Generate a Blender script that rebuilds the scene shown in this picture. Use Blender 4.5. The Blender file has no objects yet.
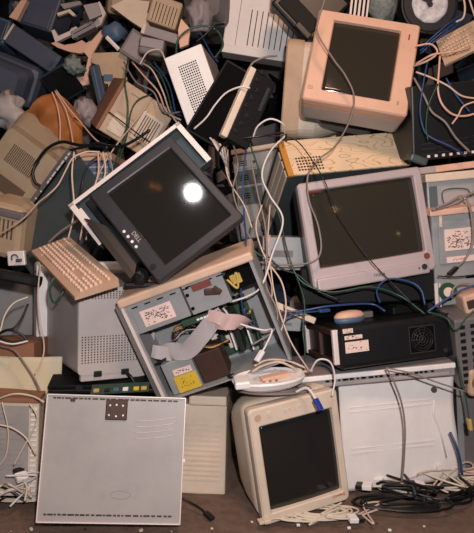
import bpy, bmesh, math, random
from mathutils import Vector, Matrix, noise
random.seed(7)
SC = bpy.context.scene
COL = SC.collection
R = math.radians
# ------------------------------------------------------------------ camera
FPX, CX, CY, CH, PT = 600.0, 237.0, 266.5, 1.02, R(-6)
cam = bpy.data.cameras.new('camera'); cam_o = bpy.data.objects.new('camera', cam); COL.objects.link(cam_o)
cam.sensor_fit = 'VERTICAL'; cam.sensor_height = 36; cam.lens = FPX / 533 * 36
cam.clip_start = .05; cam.clip_end = 60
cam_o.location = (0, 0, CH); cam_o.rotation_euler = (math.pi / 2 + PT, 0, 0)
SC.camera = cam_o
def ray(px, py):
    a = (px - CX) / FPX; b = (CY - py) / FPX
    c, s = math.cos(PT), math.sin(PT)
    return Vector((a, c - b * s, s + b * c))
def at(px, py, Y):
    d = ray(px, py); return Vector((0, 0, CH)) + d * (Y / d.y)
def atz(px, py, z=0.0):
    d = ray(px, py); return Vector((0, 0, CH)) + d * ((z - CH) / d.z)
# --------------------------------------------------------------- materials
def mat(name, rgb, rough=.55, metal=0.0, dirt=.25, scale=9.0, spec=.5, tint=(.25, .2, .16), bump=0.0, emit=None):
    m = bpy.data.materials.new(name); m.use_nodes = True
    nt = m.node_tree; b = nt.nodes['Principled BSDF']
    b.inputs['Roughness'].default_value = rough; b.inputs['Metallic'].default_value = metal
    b.inputs['Specular IOR Level'].default_value = spec
    c = (*rgb, 1)
    if dirt > 0:
        tc = nt.nodes.new('ShaderNodeTexCoord')
        n = nt.nodes.new('ShaderNodeTexNoise'); n.inputs['Scale'].default_value = scale; n.inputs['Detail'].default_value = 6; n.inputs['Roughness'].default_value = .65
        r = nt.nodes.new('ShaderNodeValToRGB'); r.color_ramp.elements[0].position = .42; r.color_ramp.elements[1].position = .78
        r.color_ramp.elements[0].color = (0, 0, 0, 1); r.color_ramp.elements[1].color = (dirt,) * 3 + (1,)
        mx = nt.nodes.new('ShaderNodeMix'); mx.data_type = 'RGBA'
        mx.inputs[6].default_value = c
        mx.inputs[7].default_value = (rgb[0] * tint[0] * 2, rgb[1] * tint[1] * 2, rgb[2] * tint[2] * 2, 1)
        nt.links.new(tc.outputs['Object'], n.inputs['Vector']); nt.links.new(n.outputs['Fac'], r.inputs['Fac'])
        nt.links.new(r.outputs['Color'], mx.inputs[0]); nt.links.new(mx.outputs[2], b.inputs['Base Color'])
        if bump:
            bp = nt.nodes.new('ShaderNodeBump'); bp.inputs['Strength'].default_value = bump; bp.inputs['Distance'].default_value = .01
            nt.links.new(n.outputs['Fac'], bp.inputs['Height']); nt.links.new(bp.outputs['Normal'], b.inputs['Normal'])
    else:
        b.inputs['Base Color'].default_value = c
    return m
def hexc(r, g, b):  # sRGB 0-255 to linear
    f = lambda v: (v / 255 / 12.92) if v / 255 <= .04045 else ((v / 255 + .055) / 1.055) ** 2.4
    return (f(r), f(g), f(b))
# ------------------------------------------------------------ mesh building
class MB:
    def __init__(s): s.bm = bmesh.new(); s.mi = 0
    def _fin(s, vs, fs):
        for f in fs: f.material_index = s.mi
    def box(s, c, size, rot=None, bev=0.0, seg=2):
        t = bmesh.new(); bmesh.ops.create_cube(t, size=1.0)
        for v in t.verts: v.co = Vector((v.co.x * size[0], v.co.y * size[1], v.co.z * size[2]))
        if bev > 0: bmesh.ops.bevel(t, geom=t.edges[:], offset=min(bev, min(size) * .45), segments=seg, profile=.5, affect='EDGES')
        if rot is not None: t.transform(rot if len(rot) == 4 else rot.to_4x4())
        t.transform(Matrix.Translation(Vector(c)))
        s._merge(t); return s
    def _merge(s, t):
        mp = {v: s.bm.verts.new(v.co) for v in t.verts}
        for f in t.faces:
            try:
                nf = s.bm.faces.new([mp[v] for v in f.verts]); nf.material_index = s.mi; nf.smooth = f.smooth
            except ValueError: pass
        t.free()
    def b(s, x0, x1, y0, y1, z0, z1, bev=0.0):
        return s.box(((x0 + x1) / 2, (y0 + y1) / 2, (z0 + z1) / 2), (abs(x1 - x0), abs(y1 - y0), abs(z1 - z0)), None, bev)
    def rings(s, rings, cap0=True, cap1=True, smooth=False, close=True):
        vr = [[s.bm.verts.new(p) for p in r] for r in rings]
        n = len(vr[0])
        for a, b in zip(vr, vr[1:]):
            for i in range(n if close else n - 1):
                j = (i + 1) % n
                try: f = s.bm.faces.new((a[i], a[j], b[j], b[i])); f.smooth = smooth; f.material_index = s.mi
                except ValueError: pass
        if cap0: f = s.bm.faces.new(vr[0][::-1]); f.material_index = s.mi
        if cap1: f = s.bm.faces.new(vr[-1]); f.material_index = s.mi
        return s
    def tube(s, pts, r, n=7, closed=False):
        pts = [Vector(p) for p in pts]
        up = Vector((0.13, 0.2, 1)).normalized(); rr = []
        for i, p in enumerate(pts):
            t = (pts[min(i + 1, len(pts) - 1)] - pts[max(i - 1, 0)])
            if t.length < 1e-7: t = Vector((1, 0, 0))
            t.normalize(); u = up - t * up.dot(t)
            if u.length < 1e-3: u = t.orthogonal()
            u.normalize(); up = u; w = t.cross(u)
            rad = r[i] if isinstance(r, (list, tuple)) else r
            rr.append([p + (u * math.cos(a) + w * math.sin(a)) * rad for a in [2 * math.pi * k / n for k in range(n)]])
        return s.rings(rr, smooth=True)
    def cyl(s, c, r, h, axis='y', n=24, r2=None, bev=0):
        r2 = r if r2 is None else r2
        def ring(t, rad):
            o = []
            for k in range(n):
                a = 2 * math.pi * k / n; ca, sa = rad * math.cos(a), rad * math.sin(a)
                o.append(Vector(c) + (Vector((ca, t, sa)) if axis == 'y' else Vector((ca, sa, t)) if axis == 'z' else Vector((t, ca, sa))))
            return o
        s.rings([ring(-h / 2, r), ring(h / 2, r2)]); return s
    def grid(s, f, nu, nv, smooth=True):
        g = [[s.bm.verts.new(f(i / nu, j / nv)) for i in range(nu + 1)] for j in range(nv + 1)]
        for j in range(nv):
            for i in range(nu):
                fc = s.bm.faces.new((g[j][i], g[j][i + 1], g[j + 1][i + 1], g[j + 1][i])); fc.smooth = smooth; fc.material_index = s.mi
        return s
    def sheet(s, f, nu, nv, th, smooth=True):
        """double-skinned sheet: f(u,v) gives the point, th the thickness along +y"""
        o = Vector((0, th, 0))
        a = [[s.bm.verts.new(f(i / nu, j / nv)) for i in range(nu + 1)] for j in range(nv + 1)]
        b = [[s.bm.verts.new(f(i / nu, j / nv) + o) for i in range(nu + 1)] for j in range(nv + 1)]
        def q(*v):
            fc = s.bm.faces.new(v); fc.smooth = smooth; fc.material_index = s.mi
        for j in range(nv):
            for i in range(nu):
                q(a[j][i], a[j][i + 1], a[j + 1][i + 1], a[j + 1][i]); q(b[j][i], b[j + 1][i], b[j + 1][i + 1], b[j][i + 1])
        for i in range(nu): q(a[0][i], b[0][i], b[0][i + 1], a[0][i + 1]); q(a[nv][i], a[nv][i + 1], b[nv][i + 1], b[nv][i])
        for j in range(nv): q(a[j][0], a[j + 1][0], b[j + 1][0], b[j][0]); q(a[j][nu], b[j][nu], b[j + 1][nu], a[j + 1][nu])
        return s
    def build(s, name, m, parent=None, **k):
        bmesh.ops.recalc_face_normals(s.bm, faces=s.bm.faces[:])
        me = bpy.data.meshes.new(name); s.bm.to_mesh(me); s.bm.free()
        for x in (m if isinstance(m, (list, tuple)) else [m]): me.materials.append(x)
        o = bpy.data.objects.new(name, me); COL.objects.link(o)
        if parent is not None: o.parent = parent
        for a, b in k.items(): o[a] = b
        return o
def rr(w, h, r, y, cx=0, cz=0, n=5):
    o = []
    for (sx, sz, a0) in ((1, 1, 0), (-1, 1, 90), (-1, -1, 180), (1, -1, 270)):
        for k in range(n + 1):
            a = R(a0 + 90 * k / n)
            o.append(Vector((cx + sx * (w / 2 - r) + r * math.cos(a), y, cz + sz * (h / 2 - r) + r * math.sin(a))))
    return o
def tag(o, label, cat, group=None):
    o['label'] = label; o['category'] = cat
    if group: o['group'] = group
    return o
def pose(k):
    w, d, h, x, y, z, a, b, c = P[k]
    M = Matrix.Translation((x, y, z)) @ Matrix.Rotation(R(a), 4, 'Z') @ Matrix.Rotation(R(b), 4, 'X') @ Matrix.Rotation(R(c), 4, 'Y')
    return w, d, h, M
def thing(name, M, label, cat, group=None):
    o = bpy.data.objects.new(name, None); COL.objects.link(o); o.empty_display_size = .05
    o.matrix_world = M
    return tag(o, label, cat, group)
def text(s, size, m, parent, loc, rot=(90, 0, 0), name='lettering', ext=.0006):
    c = bpy.data.curves.new(name, 'FONT'); c.body = s; c.size = size; c.extrude = ext; c.align_x = 'CENTER'; c.align_y = 'CENTER'
    t = bpy.data.objects.new('tmp', c); COL.objects.link(t)
    bpy.context.view_layer.update()
    me = bpy.data.meshes.new_from_object(t); bpy.data.objects.remove(t)
    me.materials.clear(); me.materials.append(m)
    o = bpy.data.objects.new(name, me); COL.objects.link(o); o.parent = parent
    o.location = loc; o.rotation_euler = [R(v) for v in rot]
    return o
def spline(pts, sub=7):
    pts = [Vector(p) for p in pts]
    if len(pts) < 3: return pts
    e = [pts[0] * 2 - pts[1]] + pts + [pts[-1] * 2 - pts[-2]]
    out = []
    for i in range(1, len(e) - 2):
        p0, p1, p2, p3 = e[i - 1:i + 3]
        for k in range(sub):
            t = k / sub
            out.append(.5 * ((2 * p1) + (p2 - p0) * t + (2 * p0 - 5 * p1 + 4 * p2 - p3) * t * t + (3 * p1 - p0 - 3 * p2 + p3) * t ** 3))
    out.append(pts[-1]); return out
def cable(m, pts, label, r=.0032, name='cable', group=None, plug=None):
    """pts: (px, py, Y) way-points of a wire hanging in the pile"""
    w = spline([at(*p) for p in pts])
    o = MB().tube(w, r * .92).build(name, m); tag(o, label, 'cable', group)
    if plug:
        d = (w[-1] - w[-3]).normalized(); q = d.to_track_quat('Y', 'Z').to_matrix()
        MB().box(w[-1] + d * .015, (.02, .04, .011), q, .003).build('plug', plug, o)
    return o
P = {
 'side_panel': (0.438, 0.012, 0.384, -0.393, 1.745, 0.044, 4.45, -16.47, 3.075),
 'crt_compaq': (0.310, 0.400, 0.387, 0.233, 1.865, 0.015, 17.81, -1.344, -8.068),
 'white_case': (0.418, 0.190, 0.415, 0.591, 2.055, 0.017, 5.348, -1.539, -4.157),
 'thin_case': (0.548, 0.300, 0.046, 0.481, 2.014, 0.404, 0.4009, -0.6849, -5.567),
 'projector': (0.456, 0.322, 0.149, 0.569, 2.011, 0.477, 12.55, -5.613, -3.827),
 'open_case': (0.451, 0.180, 0.366, -0.029, 1.946, 0.431, -2.478, 9.763, -21.1),
 'crt_rear': (0.410, 0.400, 0.381, -0.415, 2.019, 0.402, 27.18, -0.9706, 2.412),
 'keyboard_lap': (0.471, 0.147, 0.030, -0.628, 2.018, 0.779, -58.91, 13.31, 14.26),
 'dell': (0.408, 0.060, 0.342, -0.368, 1.924, 0.912, -7.555, -27.17, 48.45),
 'chassis': (0.187, 0.050, 0.478, -0.517, 2.019, 0.948, -5.044, -20.96, 49.43),
 'crt_silver': (0.455, 0.400, 0.370, 0.488, 2.081, 0.756, 8.442, -7.189, -8.289),
 'map_case': (0.517, 0.169, 0.485, 0.380, 2.754, 0.869, 21.38, 54.23, -9.662),
 'crt_pink': (0.397, 0.162, 0.396, 0.438, 2.294, 1.378, -1.147, -19.82, 11.17),
 'black_box': (0.520, 0.250, 0.137, 0.494, 2.144, 0.662, -1.048, -0.008676, -2.577),
 'perf_box': (0.153, 0.345, 0.293, -0.111, 2.339, 1.319, -7.565, 0.2644, -19.47),
 'lcd_back': (0.170, 0.040, 0.305, -0.122, 2.270, 1.251, -2.393, -6.054, 30.78),
 'laptop': (0.135, 0.250, 0.332, -0.001, 2.127, 1.258, -52.47, -36.14, -9.511),
 'crt_edge': (0.382, 0.076, 0.408, 0.190, 2.497, 1.330, -94.1, 2.366, -0.9521),
 'drive_case': (0.499, 0.100, 0.434, 0.262, 2.823, 0.881, -13.2, -7.827, -8.095),
 'rib_case_top': (0.366, 0.150, 0.349, 0.101, 3.127, 1.754, -0.6302, 1.978, 9.01),
 'black_tilt_box': (0.246, 0.080, 0.245, 0.230, 2.698, 1.799, -1.492, -3.777, 46.79),
 'case_bay_upper': (0.225, 0.300, 0.135, 0.805, 2.178, 0.996, -1.325, -1.085, -5.371),
 'case_label': (0.201, 0.300, 0.347, 0.818, 2.132, 0.660, -2.189, 4.373, -6.255),
 'black_printer': (0.337, 0.300, 0.274, 0.830, 2.298, 1.193, 4.594, 7.052, -6.044),
 'printer_strip': (0.306, 0.300, 0.025, 0.820, 2.241, 1.144, 0.3218, 0.0773, -7.163),
 'keyboard_top': (0.187, 0.120, 0.030, 0.888, 2.363, 1.584, 11.35, 58.08, -45.21),
 'drum': (0.223, 0.060, 0.215, 0.804, 2.596, 1.736, 1.798, -2.342, -0.8067),
 'grey_tray': (0.314, 0.100, 0.540, -0.922, 2.584, 0.760, -27.5, -1.765, 46.06),
 'blue_case': (0.145, 0.300, 0.348, -0.576, 2.435, 0.872, -4.36, -4.767, -1.101),
 'crt_vented': (0.223, 0.340, 0.332, -0.984, 2.600, 1.003, -1.755, -2.071, 39.4),
 'crt_vented_front': (0.382, 0.100, 0.472, -1.081, 2.805, 0.967, -0.5607, 1.113, 37.06),
 'beige_tower': (0.254, 0.409, 0.235, -0.493, 2.622, 1.273, 17.89, 11.64, 29.87),
 'dark_printer': (0.189, 0.200, 0.186, -1.076, 3.291, 1.948, -3.67, -7.415, 18.21),
 'blue_desktop': (0.293, 0.120, 0.108, -1.102, 3.249, 1.781, 1.291, -1.675, 33.9),
 'blue_shell': (0.136, 0.200, 0.146, -1.323, 3.343, 1.890, -0.6737, -6.699, 19.2),
 'dark_crt_shell': (0.287, 0.300, 0.229, -1.226, 3.219, 1.551, 0.5009, 10.06, 22.19),
 'dark_slab': (0.186, 0.100, 0.159, -0.835, 3.125, 1.557, -6.671, 26.55, -25.93),
 'silver_frame': (0.209, 0.030, 0.081, -0.860, 3.301, 1.916, 1.672, -1.263, -27.4),
 'vent_bar': (0.129, 0.060, 0.037, -0.787, 3.201, 1.896, -0.1284, -0.489, -26.61),
 'pink_strip': (0.064, 0.030, 0.277, -0.766, 3.118, 1.660, -10.97, -15.98, 7.841),
 'ragged_panel': (0.181, 0.050, 0.194, -0.622, 3.054, 1.570, 0.2404, 1.907, -1.203),
 'navy_panel': (0.047, 0.030, 0.216, -0.641, 2.949, 1.467, -1.404, -1.072, -12.18),
 'crt_top': (0.281, 0.300, 0.167, -0.600, 3.322, 2.004, -6.832, 13.86, 12.64),
 'grey_box': (0.134, 0.150, 0.129, -0.517, 3.002, 1.719, 0.08747, 0.2135, 32.9),
 'slotted_box': (0.148, 0.150, 0.131, -0.370, 3.004, 1.876, 1.568, 3.669, 18.43),
 'long_grey_box': (0.183, 0.100, 0.045, -0.367, 2.952, 1.798, 0.9889, 1.041, 15.92),
 'grey_crt_back': (0.177, 0.300, 0.189, -0.136, 3.093, 1.907, -7.138, -5.715, 4.536),
 'grey_shell_box': (0.118, 0.150, 0.077, -0.400, 2.853, 1.701, 2.931, 2.925, 9.619),
 'beige_front': (0.172, 0.300, 0.322, -0.129, 2.046, -0.014, -3.74, -5.482, 0.9334),
 'paper_case': (0.322, 0.300, 0.341, -0.844, 1.946, 0.031, 3.855, -0.7869, 3.051),
 'brown_box': (0.296, 0.250, 0.147, -0.875, 2.092, 0.374, 2.216, -5.262, -0.5243),
 'black_laptop': (0.380, 0.051, 0.034, -0.455, 2.003, 0.370, 3.646, 12.5, 0.6821),
 'right_tower': (0.219, 0.300, 0.493, 0.962, 2.172, -0.079, -6.262, 5.611, -5.445),
 'foam_machine': (0.167, 0.300, 0.252, 0.859, 2.036, 0.391, 1.389, 7.061, -9.485),
 'grey_left_panel': (0.337, 0.100, 0.304, -1.069, 2.629, 0.409, -0.5295, 3.06, 4.574),
 'low_printer': (0.180, 0.200, 0.233, -0.988, 2.475, 0.793, -6.378, 11.57, 13.42),
 'bag': (0.218, 0.100, 0.208, -0.813, 2.785, 1.307, -5.822, 20.39, -2.207),
}
# ---------------------------------------------------------------- palette
H = hexc
M_ = dict(
 beige=mat('beige_plastic', H(212,194,174), .5, dirt=.35),
 beige_d=mat('aged_beige_plastic', H(186,160,132), .55, dirt=.45),
 pinkbeige=mat('pinkish_beige_plastic', H(214,172,148), .5, dirt=.25),
 white=mat('off_white_plastic', H(232,226,222), .45, dirt=.2),
 whitegrey=mat('painted_steel_panel', H(162,154,150), .45, dirt=.85, scale=3.2, tint=(.33,.33,.34)),
 steel=mat('galvanised_steel', H(152,153,154), .42, .15, dirt=.35, scale=6),
 steel_l=mat('bright_steel_edge', H(226,212,206), .4, .1, dirt=.2),
 steel_d=mat('dark_steel', H(80,90,92), .5, .3, dirt=.4, scale=5),
 blk=mat('black_plastic', H(18,18,20), .42, dirt=.3, tint=(.8,.8,.8)),
 blkm=mat('matt_black_plastic', H(13,12,13), .6, dirt=.2, spec=.25),
 char=mat('charcoal_plastic', H(48,46,50), .42, dirt=.2),
 silver=mat('silver_plastic', H(188,172,172), .35, .15, dirt=.15),
 screen=mat('dark_screen_glass', H(50,46,38), .07, dirt=0, spec=.5),
 screen_b=mat('near_black_screen', H(30,30,30), .08, dirt=0, spec=.5),
 lcd=mat('lcd_screen', H(34,32,29), .07, dirt=0, spec=.6),
 green=mat('green_circuit_board', H(44,68,56), .5, dirt=.5, scale=60),
 chip=mat('chip_black', H(24,24,26), .4, dirt=0),
 ribbon=mat('grey_ribbon_cable', H(176,168,168), .5, dirt=.2),
 ribbonp=mat('pink_grey_ribbon_cable', H(188,158,154), .5, dirt=.2),
 label=mat('paper_label', H(228,200,188), .7, dirt=.1),
 print_=mat('label_print', H(90,64,60), .7, dirt=0),
 ink=mat('dark_print', H(40,38,42), .6, dirt=0),
 yellow=mat('yellow_sticker', H(214,176,50), .6, dirt=.15),
 red=mat('red_print', H(176,34,30), .6, dirt=0),
 brown=mat('rusty_brown_metal', H(70,46,36), .6, .2, dirt=.5, scale=30),
 cboard=mat('brown_cardboard', H(142,98,72), .85, dirt=.4),
 orange=mat('orange_brown_sheet', H(158,96,44), .7, dirt=.5, scale=12),
 woodb=mat('yellow_brown_edge', H(196,134,52), .6, dirt=.3),
 paper=mat('cream_paper', H(206,192,164), .8, dirt=.5, tint=(.5,.42,.2), scale=14),
 key=mat('keycap_cream', H(222,190,168), .5, dirt=.1),
 keyb=mat('tan_keyboard_case', H(190,156,130), .55, dirt=.3),
 navy=mat('dark_blue_grey_plastic', H(50,64,84), .5, dirt=.3),
 bgrey=mat('blue_grey_plastic', H(78,98,124), .5, dirt=.3),
 slate=mat('slate_grey_plastic', H(74,80,96), .5, dirt=.3),
 pinkbeige2=mat('warm_beige_plastic', H(206,174,150), .5, dirt=.3),
 mgrey2=mat('light_grey_plastic', H(180,170,165), .5, dirt=.25),
 mgrey=mat('mid_grey_plastic', H(146,136,138), .5, dirt=.35),
 dgrey=mat('dull_grey_plastic', H(112,106,106), .55, dirt=.4),
 olive=mat('olive_beige_plastic', H(158,140,116), .55, dirt=.4),
 hole=mat('dark_vent', H(10,9,9), .9, dirt=0, spec=.1),
 ventbr=mat('brown_vent', H(88,72,56), .8, dirt=.2),
 cbeige=mat('beige_cable', H(200,176,158), .5, dirt=.1),
 cpink=mat('pinkish_cable', H(206,166,146), .5, dirt=.1),
 ccream=mat('cream_cable', H(206,192,172), .5, dirt=.1),
 cgrey=mat('grey_cable', H(130,118,112), .5, dirt=.1),
 cwhite=mat('white_cable', H(214,206,204), .5, dirt=.05),
 cblk=mat('black_cable', H(18,18,20), .4, dirt=0),
 cblue=mat('blue_cable', H(38,66,112), .4, dirt=0),
 cgreen=mat('green_cable', H(34,72,54), .4, dirt=0),
 plugblue=mat('blue_plug', H(40,60,150), .4, dirt=0),
 foam=mat('speckled_grey_foam', H(132,140,136), .9, dirt=.9, scale=70, tint=(.25,.28,.25), bump=.8),
 marble=mat('torn_paper_disc', H(222,220,224), .6, dirt=.9, scale=26, tint=(.1,.1,.1)),
 wire=mat('mixed_wire', H(120,60,50), .6, dirt=.4, scale=50),
 gold=mat('yellow_connector', H(190,160,80), .5, dirt=.1),
)
def map_mat():
    m = mat('cream_lid_with_yellow_contours', H(226,200,168), .5, dirt=0); nt = m.node_tree; b = nt.nodes['Principled BSDF']
    tc = nt.nodes.new('ShaderNodeTexCoord'); mp = nt.nodes.new('ShaderNodeMapping'); mp.inputs['Scale'].default_value = (2.2, 6, 6)
    n = nt.nodes.new('ShaderNodeTexNoise'); n.inputs['Scale'].default_value = 1.6; n.inputs['Detail'].default_value = 2.5
    mu = nt.nodes.new('ShaderNodeMath'); mu.operation = 'MULTIPLY'; mu.inputs[1].default_value = 16
    fr = nt.nodes.new('ShaderNodeMath'); fr.operation = 'FRACT'
    lt = nt.nodes.new('ShaderNodeMath'); lt.operation = 'LESS_THAN'; lt.inputs[1].default_value = .12
    mx = nt.nodes.new('ShaderNodeMix'); mx.data_type = 'RGBA'; mx.inputs[6].default_value = (*H(226,200,168), 1); mx.inputs[7].default_value = (*H(190,156,96), 1)
    l = nt.links.new; l(tc.outputs['Object'], mp.inputs['Vector']); l(mp.outputs['Vector'], n.inputs['Vector']); l(n.outputs['Fac'], mu.inputs[0]); l(mu.outputs[0], fr.inputs[0]); l(fr.outputs[0], lt.inputs[0]); l(lt.outputs[0], mx.inputs[0]); l(mx.outputs[2], b.inputs['Base Color'])
    return m
M_['map'] = map_mat()
def scribble(parent, cx, cz, w, h, y, n=60, name='print', m=None):
    """fine printed marks on a label"""
    mb = MB(); rnd = random.Random(int(cx * 1e4) + n)
    for i in range(n):
        x = cx + (rnd.random() - .5) * w * .86; z = cz + (rnd.random() - .5) * h * .86
        mb.box((x, y, z), (rnd.uniform(.002, w * .09), .0006, rnd.uniform(.001, .003)), Matrix.Rotation(rnd.uniform(-1, 1), 3, 'Y'))
    return mb.build(name, m or M_['print_'], parent)
def plate(name, parent, m, w, h, u0, v0, u1, v1, y0=-.003, y1=.002, bev=.001):
    """raised plate on the front face, in fractions of its width and height"""
    return MB().b((u0 - .5) * w, (u1 - .5) * w, y0, y1, (1 - v1) * h, (1 - v0) * h, bev).build(name, m, parent)
def slots(name, parent, m, w, h, u0, v0, u1, v1, n, vert=False, frac=.35, y=-.0008):
    mb = MB()
    for i in range(n):
        if vert:
            a = u0 + (u1 - u0) * (i + .5) / n; t = (u1 - u0) / n * frac / 2
            mb.b((a - t - .5) * w, (a + t - .5) * w, y, .003, (1 - v1) * h, (1 - v0) * h)
        else:
            a = v0 + (v1 - v0) * (i + .5) / n; t = (v1 - v0) / n * frac / 2
            mb.b((u0 - .5) * w, (u1 - .5) * w, y, .003, (1 - a - t) * h, (1 - a + t) * h)
    return mb.build(name, m, parent)
def dots(name, parent, m, w, h, u0, v0, u1, v1, nu, nv, r, y=-.0006, n=6):
    mb = MB()
    for i in range(nu):
        for j in range(nv):
            mb.cyl(((u0 + (u1 - u0) * (i + .5) / nu - .5) * w, y, (1 - v0 - (v1 - v0) * (j + .5) / nv) * h), r, .0012, 'y', n)
    return mb.build(name, m, parent)
# ---------------------------------------------------------- the setting
def ground():
    m = mat('dusty_brown_ground', H(112,90,78), .9, dirt=1.0, scale=26, tint=(.3,.26,.24), bump=.5)
    mb = MB()
    def f(u, v):
        x = -3.2 + 6.4 * u; y = .0 + 5.2 * v
        return Vector((x, y, -.012 + .010 * noise.noise((x * 5, y * 5, 0))))
    mb.grid(f, 120, 100)
    o = mb.build('floor', m); o['kind'] = 'structure'
    m2 = mat('dark_back_wall', H(34,34,40), .95, dirt=.3)
    o = MB().b(-3.2, 3.2, 4.9, 5.0, -.05, 3.6).build('wall_back', m2); o['kind'] = 'structure'
ground()
def heap():
    """the uncountable scrap packed behind and between the things"""
    rnd = random.Random(3); mb = MB()
    def yb(z): return 2.98 + .40 * z
    def f(u, v):
        x = -2.6 + 5.2 * u; z = -.05 + 2.9 * v
        return Vector((x, yb(z) + .22 + .16 * noise.noise((x * 3, z * 3, 1)), z))
    mb.mi = 0; mb.sheet(f, 50, 30, .25)
    for i in range(1900):
        z = rnd.uniform(0.05, 2.7); x = rnd.uniform(-2.3, 2.0)
        mb.mi = rnd.choice([0, 0, 0, 0, 0, 1, 1, 2, 2, 3])
        s = rnd.choice([(.2, .15, .03), (.12, .12, .1), (.25, .02, .16), (.06, .3, .04), (.3, .02, .03), (.14, .1, .02)])
        k = rnd.uniform(.5, 1.1)
        q = Matrix.Rotation(rnd.uniform(0, 6.28), 3, 'X') @ Matrix.Rotation(rnd.uniform(0, 6.28), 3, 'Y') @ Matrix.Rotation(rnd.uniform(0, 6.28), 3, 'Z')
        mb.box((x, yb(z) + rnd.uniform(.04, .3), z), [a * k for a in s], q)
    for i in range(700):
        z = rnd.uniform(0.03, .95); x = rnd.uniform(-1.2, 1.3); y = rnd.uniform(2.72 if z < .6 else 3.05, 3.25)
        if x < -.45 and z > .5: continue
        mb.mi = rnd.choice([0, 0, 0, 0, 1, 2, 3]); k = rnd.uniform(.6, 1.1)
        q = Matrix.Rotation(rnd.uniform(0, 6.28), 3, 'X') @ Matrix.Rotation(rnd.uniform(0, 6.28), 3, 'Y')
        mb.box((x, y, z), [a * k for a in rnd.choice([(.2, .15, .03), (.12, .12, .1), (.25, .02, .16), (.14, .1, .02)])], q)
    o = mb.build('scrap_heap', [M_['blkm'], M_['dgrey'], M_['navy'], M_['mgrey']])
    o['kind'] = 'stuff'; tag(o, 'dark jumble of broken scrap packed deep behind the discarded computers', 'scrap')
heap()
# ---------------------------------------------------------------- builders
def bezel_frame(parent, w, h, sx0, sx1, sz0, sz1, t, m, r=.02, lip=.012, name='bezel', r2=.006):
    cx, cz = 0, h / 2; sw, sh = sx1 - sx0, sz1 - sz0; scx, scz = (sx0 + sx1) / 2, (sz0 + sz1) / 2
    rg = [rr(w * .985, h * .985, r, t, cx, cz), rr(w, h, r, t * .5, cx, cz), rr(w, h, r, .006, cx, cz), rr(w - .01, h - .01, r, 0, cx, cz),
          rr(sw + .008, sh + .008, r2 + .004, 0, scx, scz), rr(sw, sh, r2, .003, scx, scz), rr(sw - .006, sh - .006, r2, lip + .006, scx, scz)]
    o = MB().rings(rg, cap0=False, cap1=False).build(name, m, parent)
    return o
def crt_screen(parent, sx0, sx1, sz0, sz1, m, y=.012, bulge=.008, name='screen'):
    cx, cz = (sx0 + sx1) / 2, (sz0 + sz1) / 2; w, h = sx1 - sx0, sz1 - sz0
    def f(u, v):
        a, b = 2 * u - 1, 2 * v - 1
        return Vector((cx + a * w / 2, y + bulge * (a * a + b * b) / 2 - bulge * .3, cz + b * h / 2))
    return MB().sheet(f, 16, 14, .006).build(name, m, parent)
def crt_shell(parent, w, h, y0, d, m, taper=(.62, .58), r=.03, name='housing', step=.35, drop=.02):
    cz = h / 2; s = y0 + (d - y0) * step
    rg = [rr(w * .96, h * .96, r, y0, 0, cz), rr(w * .96, h * .96, r, y0 + (s - y0) * .7, 0, cz), rr(w * .92, h * .92, r * 1.3, s, 0, cz),
          rr(w * (taper[0] + .12), h * (taper[1] + .14), r * 1.2, s + (d - s) * .35, 0, cz - drop * .5), rr(w * taper[0], h * taper[1], r * .9, d - .01, 0, cz - drop), rr(w * taper[0] - .02, h * taper[1] - .02, r * .6, d, 0, cz - drop)]
    return MB().rings(rg, smooth=False).build(name, m, parent)
def case(key, name, label, cat, m, bev=.006, group=None, d=None):
    w, dd, h, M = pose(key); d = d or dd
    t = thing(name, M, label, cat, group)
    MB().b(-w / 2, w / 2, 0, d, 0, h, bev).build('body', m, t)
    return t, w, d, h
# ================================================== front row
# --- grey side panel leaning at the left
w, d, h, M = pose('side_panel')
t = thing('side_panel', M, 'large flat pale grey computer side panel standing on the ground', 'panel')
MB().b(-w/2, w/2, .002, .006, 0, h, .001).build('sheet', M_['whitegrey'], t)
mb = MB()
mb.b(-w/2, w/2, -.004, .012, h-.004, h, .001); mb.b(-w/2, w/2, -.004, .012, 0, .004, .001); mb.b(-w/2, -w/2+.004, -.004, .012, 0, h, .001); mb.b(w/2-.004, w/2, -.004, .012, 0, h, .001)
mb.build('flange', M_['steel_l'], t)
rnd = random.Random(4)
for nm, z in (('upper', h-.012), ('lower', .024)):
    mb = MB(); x = -w/2 + .02
    while x < w/2 - .03:
        L = rnd.uniform(.006, .02); mb.b(x, x+L, .0005, .004, z-.0025, z+.0025); x += L + rnd.uniform(.002, .006)
    mb.build('clip_strip', M_['brown'], t)
mb = MB().b(-.033, .035, -.005, .002, h-.075, h-.012, .003)
br = mb.build('latch_bracket', M_['brown'], t, label='rusty brown latch bracket')
mb = MB()
for x, z in ((0, -.03), (.04, -.03), (-.002, -.06), (.02, -.063), (.042, -.06), (.02, -.028)): mb.cyl((x-.019, -.006, h+z), .003, .003, 'y', 10)
mb.build('screw', M_['steel_l'], br)
MB().b(-.145, -.13, -.003, .002, h-.022, h-.012, .001).build('clip', M_['brown'], t)
# stamped recess near the bottom edge and fixing bumps
mb = MB(); mb.tube([(.03 + .03*math.cos(a), .0015, .085 + .012*math.sin(a)) for a in [k*math.pi/12 for k in range(25)]], .0012, 5)
for x, z in ((-.02, .12), (-.02, .08), (.075, .12), (.075, .08)): mb.cyl((x, .001, z), .004, .003, 'y', 10)
mb.build('stamped_recess', M_['whitegrey'], t)
mb = MB()
for k in range(4): mb.tube([(.06+x_, .0013, h-.13+.018*k + .9*(x_*x_) ) for x_ in [j*.012 for j in range(12)]], .0009, 4)
mb.build('scratch', M_['steel_l'], t)
MB().cyl((w/2+.001, .0, h*.5), .005, .005, 'y', 12).build('screw', M_['steel_l'], t)

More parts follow.
